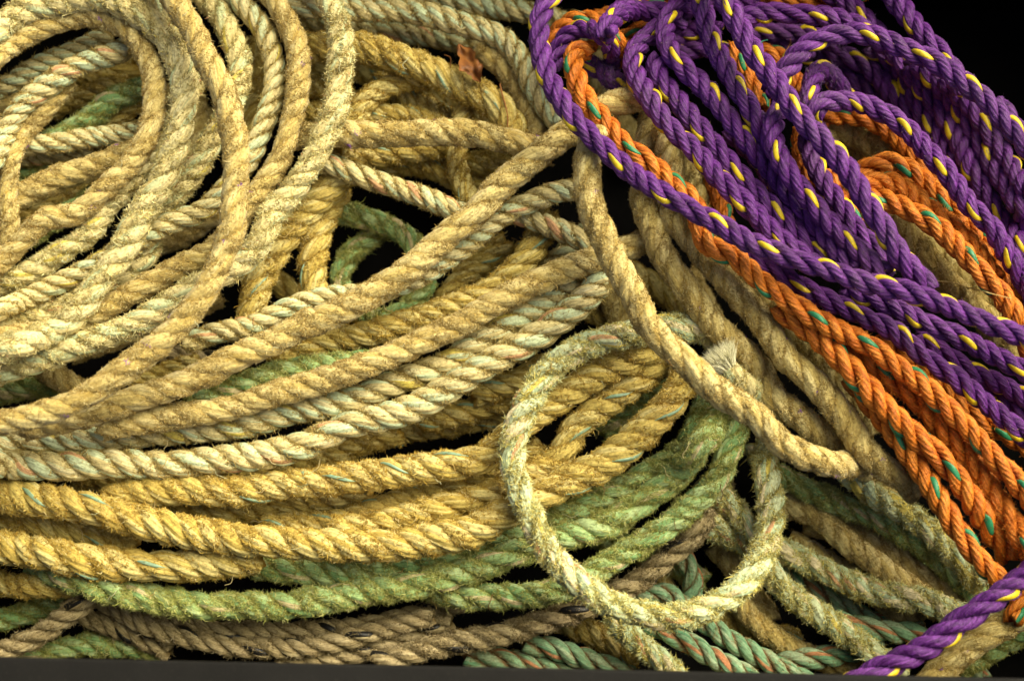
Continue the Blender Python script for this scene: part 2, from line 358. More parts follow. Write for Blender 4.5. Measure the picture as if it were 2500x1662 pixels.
rope('mixed', 36, 3.7, '@7 760,500 700,580 630,670 520,760 380,850 240,930 100,1010 -20,1090 @6 1560,1150 1420,1240 1270,1325 1100,1395 920,1455 750,1500 600,1545 @9 2200,-100 2000,-20 1750,30 1500,60 1250,80 1000,85 750,90 500,95 250,95 0,90 -60,90', 'cream laid rope with mint flecks, the lower of the neighbouring pair above the golden ropes')
rope('mixed', 26, 2.4, '@7 700,140 620,210 540,290 460,370 370,450 300,520', 'short fuzzy brown rope left of the standing tan rope')
rope('tan', 34, 5.9, '@3 700,880 665,1000 655,1130 665,1280 675,1400 690,1520 @7 710,80 750,190 810,310 880,440 950,590 1020,730 1110,860 1220,980 1340,1090 1460,1190 1590,1300 1720,1400 1850,1490 @12 560,-80 680,-10 800,55 910,95 1000,95,5.2 1070,80,4 1130,70,3', 'standing tan rope with purple lint, reaching down to a bent end')
rope('tan', 33, 4.4, '@3 1110,780 1080,900 1060,1050 1045,1200 1050,1350 1065,1480 @7 1080,80 1110,200 1160,320 1230,440 1320,570 1430,700 1540,830 1660,960 1780,1080 1900,1200 @8 500,1290 600,1380 720,1470 850,1560 @12 960,-50,3.4 1070,40,2.6 1170,140,1.9 1280,260,1.4 1390,390,1.2', 'middle of the three tan ropes at centre right, half hidden lower down')
rope('tan', 34, 4.7, '@3 1180,880 1200,1010 1215,1150 1220,1290 1235,1420 1260,1520 @7 1310,170 1410,290 1520,420 1630,540 1740,670 1850,810 1960,960 2080,1120 @8 680,1090 800,1220 920,1350 1030,1470 @12 1130,-10 1230,60 1320,130 1390,180,4.2 1450,220,3.2 1510,280,2.2', 'rightmost thick tan rope beside the orange ropes at centre right')
rope('tan', 31, 2.9, '@3 1340,1020 1370,1150 1395,1280 1420,1420 1470,1560 @8 200,370 400,560 580,740 690,880 800,1020 920,1170 1040,1310 1140,1430 1230,1540', 'shaded tan rope squeezed between the rightmost tan rope and the orange ropes')
rope('gold', 32, 1.1, '@7 820,420 960,470 1090,540 1220,630 1350,740 1460,850', 'dark golden rope in the shadowed gap right of the standing tan rope')
rope('tan', 29, 2.0, '@7 640,430 730,520 800,620 850,720 880,830', 'dim tan rope in the gap directly left of the standing tan rope', lint=0)
rope('gold', 28, 1.4, '@7 560,680 680,740 800,780 920,790', 'dim golden rope behind the shaggy mint loop')
rope('cream', 27, 5.0, '@7 2000,1430,2.5 1900,1360,3.4 1810,1300,4.4 1730,1230,5.2 1660,1160,5.6 1600,1090,5.8', 'cream rope end with a frayed white tassel between the tan ropes', tassel=[(-1, 66)], fuzz=0.5)
# -- golden band across the lower left
rope('gold', 38, 3.5, '@9 720,330 850,290 1000,270 1200,265 1450,260 1700,255 1950,230 2180,205 @10 300,225 500,205 700,185 900,155 1100,125 1300,105 1480,85 1620,50 @7 60,1640 150,1560 260,1460 390,1360 530,1270 680,1190 830,1110 980,1030 1100,950', 'uppermost rope of the golden band, directly below the mint flecked laid rope')
rope('gold', 35, 3.1, '@7 1260,960 1180,1050 1080,1140 960,1230 830,1330 690,1430 560,1530 @11 480,40 350,115 220,180 @10 1760,255 1580,310 1400,360 1220,420 1020,465 820,505 620,540', 'golden rope passing behind the mint loop, upper of the two beside it')
rope('gold', 40, 3.6, '@7 1340,1090 1310,1200 1260,1300 1170,1420 1040,1550 @11 850,25 720,100 580,175 430,255 280,330 150,390 30,450 @10 1560,545 1380,585 1190,615 980,635 760,635 560,635 350,640 150,615 @9 1680,610 1480,580 1280,545 1080,500 880,455 680,410 480,365 280,325 80,300 -60,290', 'brightest thick golden rope sweeping from the left edge up to the right')
rope('gold', 31, 2.5, '@10 130,520 320,500 520,490 720,455 920,390 1120,325 1320,260 1520,190 1720,110 @11 200,60 340,-20', 'pale golden rope squeezed between the uppermost and the brightest golden ropes')
rope('gold', 31, 2.1, '@9 1050,360 1200,390 1400,420 1600,420 1800,390 2000,350 2200,320 @10 700,290 850,250', 'shaded brown golden rope under the uppermost golden rope')
rope('gold', 30, 2.6, '@9 -60,440 60,455 220,490 400,535 580,570 760,600 920,640', 'golden rope wedged between the brightest and the lowest golden ropes at the left')
rope('gold', 40, 3.2, '@9 -60,640 60,660 220,690 400,720 600,745 800,765 1000,775 1200,775 1400,770 1600,750 1780,730', 'lowest golden rope with dangling fibres, at the left edge')
rope('gold', 31, 2.2, '@6 1560,1290 1700,1250 1840,1210 1980,1190 @7 200,1190 330,1130 450,1060', 'golden rope behind the left side of the mint loop')
rope('gold', 31, 2.0, '@6 1200,1480 1400,1440 1560,1400 1720,1350 1860,1300', 'dim golden rope above the uppermost golden rope, near the mint loop')
# -- green ropes
rope('green', 34, 2.7, '@9 200,730,1.0 330,800,1.4 450,855,2.0 570,900,2.4 710,935 880,970 1080,1010 1300,1040 1520,1055 1750,1055 2000,1045 2200,1035 @10 350,1020 560,1000 780,970 980,940 1170,905 1350,865 1520,805 1700,745 1850,695 1990,640 @11 420,590 560,570 720,530 880,440 1030,350 1170,240 1300,120 1400,10 @7 1440,1620 1530,1510,2.1 1610,1410,1.5 1690,1300,1.0 1760,1190,0.7', 'longest green rope, furry, running below the whole golden band')
rope('green', 32, 2.3, '@9 1750,780 1900,800 @10 300,815 500,835 720,830 950,805 1180,770 1380,715 1580,640 1760,575 @11 250,530 400,480 560,430 720,350 890,250 1060,150 1220,60 1330,-30 @7 1400,1560 1440,1450,1.9 1480,1340,1.3 1520,1230,0.9 1560,1110,0.6', 'green rope tucked between the brightest golden rope and the longest green rope')
rope('green', 31, 2.8, '@7 1590,1230,1 1640,1340,1.5 1670,1450,2.1 1680,1560 @11 1650,-50 1610,60 1540,180 1440,310 1320,420 1180,520 1030,620 880,710 740,800 620,880 480,940 320,970 150,985 0,990 @10 1520,1000 1380,965,2.4 1240,920,1.7 1080,890,1.2 900,890,0.9', 'lowest green rope, passing under the mint loop above the pale fluffy rope')
rope('green', 27, 1.7, '@7 760,1560 840,1480 950,1390 1080,1320 1220,1260 1340,1230', 'small dim green rope between the two golden ropes near the frayed tassel')
# -- mint loop and its kin
rope('mint', 33, 4.4, '@7 1580,930,3.4 1500,890,4 1390,850 1270,825 1150,830 1020,860 880,890 740,930 600,985 460,1070 360,1170 280,1290 210,1400 170,1510 @11 145,-60 150,80 185,230 230,380 300,530 375,660 470,780 580,885 700,970 840,1045 1000,1100 1150,1130 1300,1130 1450,1095 1590,1020 1710,910 1800,790,4 1870,660,3.6 1910,530,3.1 1920,400,2.6 1905,280,2 1885,170,1.5 1850,50,1.1 1800,-60,0.8', 'shaggy pale mint rope forming the big open loop')
rope('mint', 31, 1.2, '@11 1280,380 1420,440 1550,530 1680,620 1780,650 @12 470,600 560,660 680,720 820,780 960,855 1100,925 1250,965 1420,990 1580,1030 1740,1090 1900,1150 2040,1210', 'dim shaggy mint rope leaving the loop towards the lower right, the upper of two')
rope('mint', 28, 1.6, '@11 1450,190 1540,290 1640,380 1730,470 1820,570', 'dim mint rope behind the upper right part of the loop')
rope('mint', 31, 1.5, '@12 380,640 450,740 530,850 620,960 740,1050 870,1130 980,1210 1080,1290 1190,1370 1310,1440 1420,1520', 'shaggy mint and tan rope running down to the lone purple rope at the bottom')
rope('mint', 29, 1.9, '@11 820,1120 900,1200 990,1280 1080,1370 1170,1450 1270,1540 1340,1620', 'shaggy mint rope hanging below the bottom of the loop to the tub rim')
rope('twist', 27, 1.6, '@11 1420,1130 1520,1210 1640,1300 1770,1370 1900,1440 2040,1510 2180,1580', 'twisted green rope with rusty lines, the right one of two below the loop')
rope('twist', 28, 1.8, '@11 1080,1160 1180,1220 1300,1280 1440,1360 1560,1430 1680,1500 1800,1570', 'twisted green rope with rusty lines, the left one of two below the loop')
rope('twist', 29, 0.9, '@10 1500,1420 1640,1410 1790,1425 1950,1460 2100,1500 2250,1560', 'saturated green twisted rope lying along the tub rim')
rope('twist', 27, 1.0, '@11 220,1310 350,1335 500,1370 660,1420 820,1470 960,1530', 'dark green twisted rope with a pink fleck just above the tub rim')
rope('twist', 27, 0.7, '@11 1290,700 1370,800 1390,900 1360,1010 1330,1110', 'dark green twisted rope inside the mint loop')
rope('twist', 26, 0.8, '@11 980,1000 1100,960 1190,950 1260,990 1320,1070', 'dark twisted rope with rusty patches low inside the mint loop')
rope('green', 29, 1.3, '@12 560,150 680,220 820,290 960,350 1100,410 1230,460 1370,530 1520,620 1670,740 1800,860 1930,1000', 'dark mossy green rope below the bent end of the standing tan rope')
rope('mint', 31, 1.9, '@12 1000,120 1120,220 1240,310 1370,380 1500,460 1620,560 1740,680 1850,800 1960,910', 'shaded tan green rope running under the leftmost orange rope')
rope('tan', 31, 1.1, '@12 560,330 700,390 830,450 940,540 1060,640 1200,740 1350,850 1500,960 1650,1080', 'dark brown rope in the deep shade right of the mint loop', lint=0)
rope('tan', 32, 0.9, '@12 760,480 920,520 1090,570 1260,660 1420,770 1580,880 1740,1000 1880,1120', 'darkest brown rope in the hollow between the mint and orange ropes', lint=0)
rope('tan', 33, 1.7, '@12 2280,1090 2150,1150 2020,1230 1900,1320 1780,1410 1660,1500 1560,1600', 'shaded tan rope under the lone purple rope at the lower right corner')
rope('twist', 28, 1.0, '@12 950,1150 1100,1190 1250,1220 1400,1240 1550,1230', 'dark green rope with an orange fleck behind the lone purple rope')
rope('twist', 27, 0.8, '@12 500,1470 640,1430 800,1405 960,1390 1120,1360 1260,1310', 'dark green rope between the twisted ropes and the shaggy mint rope')
rope('tan', 29, 0.6, '@12 260,980 360,1110 480,1230 620,1330 780,1400 960,1440 1140,1460', 'dark brown rope in the black gap below the mint loop', lint=0)
rope('green', 30, 0.8, '@12 1780,1500 1920,1400 2060,1320 2200,1260 2300,1220', 'very dark green rope at the bottom right corner')
# -- whitish ropes at the bottom
rope('grey', 28, 1.5, '@9 640,960 560,1040 470,1110 360,1190 230,1270 90,1340 -60,1400', 'whitish rope slanting down to the left edge above the tub rim')
rope('grey', 26, 1.4, '@9 600,960 740,1050 880,1120 1020,1190 1180,1250 1360,1290 1560,1325 1760,1345 1960,1345 2140,1330 @10 600,1300 760,1260 920,1220 1100,1170 1280,1120', 'whitish rope with black flecks, upper of the dull ropes along the rim')
rope('grey', 25, 1.2, '@9 1050,1110 1220,1170 1400,1210 1600,1230 1800,1225 2000,1220 2180,1225 @10 660,1205 820,1190 1000,1155 1160,1110 1330,1070 1480,1030', 'whitish rope half hidden directly under the furry green rope')
rope('grey', 26, 1.3, '@9 1900,1460 2080,1430 @10 560,1415 740,1390 880,1350 1000,1300 1120,1245 1250,1200 1400,1150', 'short whitish rope nearest the tub rim')
rope('grey', 24, 1.0, '@9 460,1060 600,1130 740,1190 880,1240 1020,1300 1160,1370', 'thin whitish rope left of the black flecked rope at the lower left')
rope('grey', 30, 1.7, '@10 880,1440 1020,1405 1180,1365 1350,1325 1530,1285 1720,1245 1910,1200 2090,1150 @11 520,1110 640,1050 780,990 900,940 1020,875 1120,800 1220,710 1320,620 1400,530 1470,430,1.2 1530,320,0.7 1570,200,0.4', 'fluffy pale grey rope passing under the mint loop', fuzz=3.0)
rope('green', 29, 0.6, '@9 60,1440 260,1390 460,1340 680,1310 900,1330 1120,1380', 'very dark green rope just above the tub rim at the lower left')
rope('green', 28, 0.8, '@9 -60,1160 80,1130 220,1090 360,1040 480,980', 'very dark olive rope at the left edge under the golden band')
rope('gold', 28, 1.5, '@9 -60,880 60,905 200,925 360,930 520,910', 'dark brown rope right under the lowest golden rope at the left edge')
# -- purple and orange
rope('purple', 26.5, 6.5, '@3 430,-70 400,0 345,80 315,190 325,310 360,450 430,610 525,765 650,905 785,1035 920,1145 1060,1250 1200,1340 1350,1425 1500,1510 @8 130,115 330,235 540,325 750,400 950,465 1150,520 1350,575 1550,630 1750,705 1950,790 2100,850 2240,905', 'foremost long purple rope, bordering the tan ropes from the top to the right edge')
rope('orange', 27, 5.6, '@3 690,370,4.6 665,330,5.2 620,315 570,345 550,420 565,510 600,610 680,730 790,860 900,970 1010,1070 1130,1170 1250,1260 1380,1370 @7 1450,240 1550,330 @8 240,330 370,450 490,560 610,640 740,730 890,815 1040,890 1190,970 1330,1065 1460,1160 1580,1260 1700,1370 1820,1490 @12 1930,-80 2060,60 2160,180 2270,310', 'orange rope starting in the curl beside the foremost purple rope and following it')
rope('orange', 30, 5.2, '@8 560,680 660,780 780,860 890,960 1000,1060 1090,1160 1180,1270 1290,1390 1420,1500 @12 1560,-50 1690,60 1790,190 1880,320 1960,450 2030,560,4.6 2090,650,3.6 2130,740,2.6', 'orange rope that emerges under the first orange rope and ends hanging at the right edge')
rope('orange', 29, 5.1, '@8 1000,920 1090,990 1200,1075 1320,1160 1440,1280 1550,1380 1660,1490 @12 1760,-80 1860,40 1950,170 2040,300 2120,420 2200,540 2270,650', 'badly frayed orange rope lying between two smoother orange ropes', fuzz=4.0, fl=1.6)
rope('orange', 28, 5.0, '@8 1060,1180 1160,1310 1260,1450 1350,1560 @12 1450,30 1560,160 1660,320 1750,480 1850,630 1950,760 2060,870 2150,950', 'leftmost orange rope running down to the lone purple rope')
rope('orange', 27, 4.0, '@8 1260,880 1380,970 1500,1060 1620,1170 1760,1310 1900,1430 2080,1540 2240,1640', 'shaded orange rope deep between the orange and purple ropes')
rope('orange', 27, 2.4, '@12 2330,930 2240,1010 2190,1080 2170,1160', 'bit of orange rope at the right edge under the lone purple rope')
rope('purple', 26, 5.1, '@8 240,270 350,350 470,420 600,490 750,570 900,655 1050,725 1200,790 1330,850 1440,935 1560,1035 1700,1135 1850,1250 2000,1370 2120,1475 2260,1590', 'dusty purple rope next to the orange ropes, below the foremost purple rope')
rope('purple', 26, 4.9, '@8 1000,560 1140,620 1280,670 1420,730 1560,795 1700,860 1850,940 2000,1010 2130,1075 2280,1150', 'purple rope coming out beneath the foremost purple rope at the right')
rope('purple', 25, 3.9, '@8 1500,900 1660,1000 1820,1100 1980,1180 2120,1250 2280,1330', 'dim purple rope between the dusty purple rope and the one above')
rope('purple', 25, 3.3, '@8 1800,1090 1940,1190 2060,1290 2180,1380 2290,1450', 'darkest purple rope at the right edge below the others')
rope('purple', 26, 5.9, '@3 1230,130,4.6 1140,200,5.2 1040,270 975,350 960,440 1000,560 1075,680 1165,800 1250,895 1340,985 1435,1085 1535,1195 1640,1300 1745,1410 1845,1510 @8 540,200 680,310 830,430', 'purple rope second from the left of the parallel run, turning over at its top')
rope('purple', 26, 5.6, '@3 1150,400,4.6 1110,470,5.2 1180,570 1265,680 1350,790 1440,895 1530,1000 1620,1105 1715,1210 1810,1310 1900,1400 1980,1480 @8 660,170 770,270 880,370', 'purple rope third from the left of the parallel run')
rope('purple', 26, 5.8, '@3 1430,10,4.8 1330,15,5.4 1240,70 1185,160 1180,260 1220,360 1310,450 1400,545 1490,640 1570,740 1650,840 1730,940 1810,1050 1890,1150 1970,1250 2060,1360 2150,1460 @8 830,150 920,260 1010,370 1080,450', 'purple rope of the parallel run that bends over near the top edge')
rope('purple', 26, 5.9, '@4 10,-60 40,60 80,200 140,350 205,480 275,600 345,700 410,800 460,910 530,1010 590,1100 650,1200', 'purple rope dropping from the top edge left of the thickest purple rope')
rope('purple', 26, 6.0, '@4 640,650,5.2 570,730 525,830 525,930 560,1050 625,1170 705,1285 790,1395 880,1495 @8 960,170 1080,290 1190,400 1300,480', 'purple rope standing upright in the middle of the purple heap')
rope('purple', 25, 5.0, '@4 750,940 790,1080 850,1190 910,1310 980,1410 1060,1520 @8 1150,220 1250,330 1370,440', 'purple rope just left of the orange curls, passing under the thickest purple rope')
rope('purple', 28, 6.9, '@4 180,-80 210,10 250,110 310,220 375,330 450,440 530,555 615,670 700,780 795,890 895,1000 990,1115 1075,1230 1155,1350 1225,1465 1285,1570 @8 1350,290 1430,400 1510,490,6.2 1600,580,5.6', 'thickest purple rope on top of the purple heap, straight from the top edge')
rope('purple', 26, 4.8, '@4 250,190 320,120 420,90 560,85 700,95 850,110 990,145 1120,190 1230,240 1330,330 1420,450', 'purple rope lying flat along the top edge of the purple heap')
rope('purple', 26.5, 5.9, '@4 500,640,5.2 570,545 630,455 695,365 780,295 900,250 1030,225 1160,235 1290,275 1430,330 1570,400 1710,475 1840,570 1960,670 2070,780 2170,890 2270,1020', 'purple rope making the wide outer arch at the right')
rope('purple', 26, 4.9, '@4 1290,-80 1370,20 1450,110 1530,210 1610,310 1690,400 1760,490 1830,620', 'purple rope coming down from the top edge right of the wide arch')
rope('purple', 24, 4.2, '@4 880,-60 980,-10 1070,50 1140,110 1210,190 1290,290', 'short purple rope at the top edge behind the flat lying one')
rope('purple', 26, 5.6, '@4 780,900,5 785,810 820,730 900,690 1010,680 1130,705 1250,755 1370,830 1480,920 1575,1020 1660,1120 1745,1235 1830,1345 1915,1455 @8 1980,110 2060,215 2130,330 2195,440 2260,560', 'pale dusty purple rope making the inner arch over the tan and orange ropes')
rope('purple', 24, 5.3, '@4 1130,820,3.2 1060,710,3.8 990,610,4.4 925,515,4.9 850,460 795,515 775,610 770,710 790,810 830,900', 'frayed purple rope rising in a tight bend left of the inner arch', fuzz=5.0, fl=1.4)
rope('purple', 25, 2.8, '@4 760,330 870,350 990,380 1110,430 1230,505 1330,620 1430,760 1530,920 1620,1080 1720,1230 1820,1380 1930,1520 @8 2050,250', 'shaded purple rope starting inside the wide arch, nearest its foot')
rope('purple', 25, 2.3, '@4 880,430 990,500 1110,575 1230,660 1340,760 1440,880 1540,1040', 'shaded purple rope right above the inner arch')
rope('purple', 25, 3.2, '@4 1180,310 1310,400 1410,520 1490,660 1565,800 1635,930 1700,1050 1780,1170 1855,1270 1930,1385 2010,1510 @8 2090,230 2180,380', 'purple rope directly right of the inner arch, with yellow marks in the shade')
rope('purple', 25, 3.4, '@4 1340,370 1470,500 1575,640 1665,770 1745,900 1825,1045 1900,1185 1975,1320 2055,1460 @8 2150,190 2250,350', 'shaded purple rope in the middle of the right hand bundle')
rope('purple', 25, 3.6, '@4 1500,430 1630,560 1750,695 1845,830 1930,965 2010,1100 2085,1225 2160,1345 2240,1480', 'shaded purple rope of the right hand bundle nearest the right edge but one')
rope('purple', 25, 3.8, '@4 1680,540 1820,670 1940,815 2045,960 2125,1090 2205,1220 2290,1360', 'shaded purple rope of the right hand bundle just inside the wide arch')
rope('purple', 25, 4.6, '@4 2040,700 2130,800 2200,890 2270,1000', 'purple rope outermost at the right edge beyond the wide arch')
rope('purple', 24, 3.4, '@4 330,240 440,215 560,225 700,230 850,260 990,310', 'dark purple rope hidden under the flat lying one at the top')
rope('purple', 24, 2.9, '@4 360,310 470,290 590,295 700,330 800,390', 'dark purple rope behind the orange rope under the top arch')
rope('purple', 27, 5.0, '@3 790,260 790,170 840,100 920,70 1030,65 1140,80 1240,110 1340,150', 'purple rope curling over at the top left of the purple heap')
rope('purple', 25, 3.7, '@3 1180,300 1290,230 1390,190 1480,190 1560,220', 'dim purple rope between the parallel purple ropes near the top')
rope('purple', 25, 3.5, '@3 1230,380 1340,340 1440,320 1540,340 1640,400', 'dim purple rope crossing behind the parallel run')
rope('purple', 24, 3.6, '@3 1600,900 1700,960 1800,1060 1880,1170 1960,1290', 'dim purple rope seen between the lower parallel ropes')
rope('purple', 23, 5.0, '@3 420,470,4.2 440,370 480,270 560,205 660,190 750,225 810,300 830,390,4.4 820,470,3.8', 'dusty purple rope curled inside the orange loop at the upper middle', fuzz=2.0)
rope('orange', 24, 4.7, '@3 400,380,4 415,280 460,195 540,145 640,135 740,165 820,230 870,320 890,420,4', 'orange rope making the small loop left of the purple heap')
rope('purple', 24, 4.2, '@3 610,420 690,450 760,490 830,540 900,600 960,680', 'badly frayed dull purple rope right of the orange curl', fuzz=14.0, fl=1.6)
rope('orange', 24, 3.6, '@3 840,310 910,255 1000,220 1090,195 1190,170', 'shaded orange rope between the small loop and the purple ropes')
rope('orange', 24, 4.4, '@3 1070,30 1150,5 1250,-15 1350,-40', 'bit of orange rope at the top edge')
rope('orange', 25, 4.6, '@3 1640,330 1690,400 1745,480 1790,560 1830,650 1850,750', 'orange rope showing between purple ropes behind the thickest one')
rope('orange', 24, 3.9, '@4 400,350 490,360 580,390 640,460 680,550 700,650', 'orange rope behind the foot of the wide purple arch')
rope('orange', 24, 3.7, '@4 560,-20 680,0 800,10 930,0 1040,-30', 'dark orange rope at the top edge behind the flat purple rope')
rope('orange', 24, 4.0, '@4 730,880 710,980 725,1080 755,1190 800,1290', 'orange strip of rope between the upright purple rope and the thickest one')
rope('orange', 25, 3.2, '@3 1500,1180 1540,1290 1570,1400 1600,1520 1650,1640', 'dark orange rope in the shade right of the foremost purple rope')
rope('orange', 28, 4.7, '@4 1030,1290,4 1080,1210 1150,1150 1250,1120 1370,1125 1480,1175 1580,1265 1680,1370 1780,1475 @8 1880,160 1980,290 2070,420 2150,560 2220,700', 'orange rope curling over highest in the right hand orange group')
rope('orange', 26, 4.9, '@4 1060,1300 1150,1250 1260,1240 1380,1270 1490,1330 1590,1415 1690,1500 @8 1770,180 1880,280 1970,390 2060,510', 'frayed orange rope in the middle of the right hand orange group', fuzz=3.0, fl=1.5)
rope('orange', 27, 5.1, '@4 1090,1390,4.4 1180,1350 1300,1370 1430,1420 1550,1490 1650,1560 @8 1720,220 1820,320 1910,420 1990,510 2070,600 2150,710 2200,810 2240,900', 'brightest orange rope lowest in the right hand orange group, reaching the right edge')
rope('orange', 26, 4.8, '@4 900,1160 940,1260 985,1360 1035,1460 @8 1090,150', 'short orange rope hard against the left side of the thickest purple rope')
rope('orange', 25, 3.6, '@4 860,800 960,780 1080,790 1200,830 1320,900 1430,1000 1520,1110 1610,1220 1730,1350', 'dark orange rope under the inner purple arch')
rope('tan', 40, 3.0, '@4 820,900 920,880 1040,890 1160,940 1280,1010 1400,1090 1530,1180', 'thick tan rope showing under the inner purple arch', lint=0.5)
rope('tan', 33, 2.0, '@4 800,1020 940,1010 1080,1060 1200,1130 1320,1220', 'dark tan rope below the thick one under the inner purple arch', lint=0)
rope('tan', 35, 3.0, '@8 1250,-20 1340,90 1450,230 1570,370 1700,510 1830,640 1950,760 2080,900 2200,1020', 'tan rope between the brightest orange rope and the thickest purple rope')
rope('tan', 33, 2.6, '@8 1480,150 1600,270 1720,380 1840,490 1960,600 2090,710 2240,820', 'tan rope under the straw, hard against the brightest orange rope')
rope('tan', 34, 2.6, '@8 960,-10 1060,80 1160,180 1260,300 1360,420', 'bit of tan rope seen through the purple ropes left of the thickest one', lint=0)
rope('purple', 31, 5.4, '@12 2330,790 2240,860 2130,950 1990,1040 1850,1130 1710,1230 1570,1330 1430,1410 1290,1480 1150,1550 1030,1620', 'lone purple rope crossing the lower right corner')
rope('tan', 32, 0.5, '@12 640,620 820,720 1000,820 1180,940 1360,1070 1520,1180', 'brown rope deepest in the hollow right of the mint loop', lint=0)
rope('twist', 28, 0.4, '@12 580,800 760,920 950,1030 1150,1130 1340,1210', 'dark green rope between the two shaggy mint ropes at the lower right')
rope('green', 30, 0.4, '@12 1300,560 1480,700 1660,860 1840,1010 2040,1160', 'dark mossy rope in the shade below the leftmost orange rope')
rope('tan', 31, 0.3, '@12 1150,520 1350,680 1550,850 1720,1010 1850,1160', 'dark tan rope lowest in the shade above the lone purple rope', lint=0)
rope('twist', 28, 0.4, '@12 1750,1340 1850,1450 1950,1560', 'dark green rope under the lower end of the lone purple rope')
rope('gold', 30, 0.5, '@11 480,1160 640,1220 820,1300 1000,1420', 'dark brown rope behind the bottom of the mint loop')
rope('tan', 30, 0.6, '@7 1340,480 1420,620 1500,760 1560,900', 'dark tan rope in the narrow gap left of the middle tan rope', lint=0)
rope('gold', 32, 1.6, '@9 500,180 800,190 1100,180 1400,160 1700,130 2000,80 2250,20 @10 800,-60 1050,-140', 'brown golden rope in the shaded crack below the mint flecked laid rope')
rope('gold', 30, 1.5, '@5 700,1560 1000,1500 1300,1440 1600,1390 1900,1330', 'shaded golden rope in the crack under the tan rope at lower left')
rope('tan', 30, 1.8, '@5 500,1000 800,900 1100,790 1350,690 1500,620', 'shaded tan rope in the crack above the topmost tan rope at left', lint=0)
rope('tan', 30, 1.6, '@1 1300,560 1340,760 1330,960 1280,1180 1150,1400', 'dark tan rope in the crack right of the thick shaggy cream loop', lint=0)
rope('gold', 30, 1.5, '@1 1700,300 1740,500 1730,700 1680,900 1640,1100', 'dark golden rope in the crack left of the evenly curved tan rope')
rope('gold', 30, 1.0, '@1 500,480 640,520 800,500 920,450', 'very dark golden rope in the hollow under the innermost tan loop')
rope('gold', 31, 1.5, '@6 950,1560 1200,1520 1450,1490 1700,1440 1950,1380', 'shaded golden rope in the crack left of the mint loop')
rope('tan', 31, 0.5, '@1 -60,760 200,640 500,560 800,560 1100,640 1350,780 1550,960', 'dark tan rope lowest of all under the upper left coil', lint=0)
rope('gold', 31, 0.5, '@2 340,460 560,470 780,480 1000,530 1250,620 1500,720 1700,860', 'dark golden rope lowest under the top middle ropes')
rope('tan', 31, 0.4, '@3 760,330 720,480 760,640 860,800 960,960 1010,1130', 'dark tan rope lowest in the gap under the orange curl', lint=0)
rope('green', 30, 0.4, '@11 700,560 820,620 960,650 1120,700 1290,790 1440,900', 'dark green rope lowest in the black gap inside the mint loop')
rope('gold', 31, 0.5, '@6 0,330 160,480 330,620 520,700 760,720', 'dark golden rope lowest in the gap between the two upright golden ropes')
rope('tan', 30, 0.5, '@5 900,330 1100,260 1300,170 1480,60', 'dark tan rope lowest in the crack left of the topmost tan rope', lint=0)
rope('tan', 31, 0.3, '@11 980,640 1080,760 1160,880 1200,1000 1230,1120', 'dark tan rope lowest in the hollow of the mint loop', lint=0)
rope('gold', 30, 0.3, '@12 80,1120 220,1160 380,1210 540,1260 700,1290', 'dark brown golden rope lowest between the mint loop and the tub rim')
rope('tan', 30, 0.4, '@12 120,640 240,760 350,900 430,1040 500,1160', 'dark tan rope lowest between the mint loop and the shaggy mint ropes', lint=0)


UNIT = 92.0


def catmull(p, step):
    """centripetal Catmull-Rom through the traced points, resampled evenly and smoothed"""
    P = np.vstack([2 * p[0] - p[1], p, 2 * p[-1] - p[-2]])
    out = []
    for i in range(1, len(P) - 2):
        p0, p1, p2, p3 = P[i - 1], P[i], P[i + 1], P[i + 2]
        t0 = 0.0
        t1 = t0 + max(1e-3, np.linalg.norm((p1 - p0)[:2])) ** 0.5
        t2 = t1 + max(1e-3, np.linalg.norm((p2 - p1)[:2])) ** 0.5
        t3 = t2 + max(1e-3, np.linalg.norm((p3 - p2)[:2])) ** 0.5
        t = np.linspace(t1, t2, 24, endpoint=False)[:, None]
        A1 = (t1 - t) / (t1 - t0) * p0 + (t - t0) / (t1 - t0) * p1
        A2 = (t2 - t) / (t2 - t1) * p1 + (t - t1) / (t2 - t1) * p2
        A3 = (t3 - t) / (t3 - t2) * p2 + (t - t2) / (t3 - t2) * p3
        B1 = (t2 - t) / (t2 - t0) * A1 + (t - t0) / (t2 - t0) * A2
        B2 = (t3 - t) / (t3 - t1) * A2 + (t - t1) / (t3 - t1) * A3
        out.append((t2 - t) / (t2 - t1) * B1 + (t - t1) / (t2 - t1) * B2)
    out = np.vstack(out + [p[-1:]])
    return resample(out, step)


def resample(out, step):
    d = np.r_[0, np.cumsum(np.linalg.norm(np.diff(out[:, :2], axis=0), axis=1))]
    n = max(6, int(round(d[-1] / step)) + 1)
    s = np.linspace(0, d[-1], n)
    return np.stack([np.interp(s, d, out[:, k]) for k in range(out.shape[1])], 1)


def smooth(a, k, keep_ends=True):
    """k passes of [1 2 1]/4 along axis 0"""
    a = a.copy()
    for _ in range(k):
        b = a.copy()
        b[1:-1] = 0.25 * a[:-2] + 0.5 * a[1:-1] + 0.25 * a[2:]
        if not keep_ends:
            b[0] = 0.75 * a[0] + 0.25 * a[1]
            b[-1] = 0.75 * a[-1] + 0.25 * a[-2]
        a = b
    return a


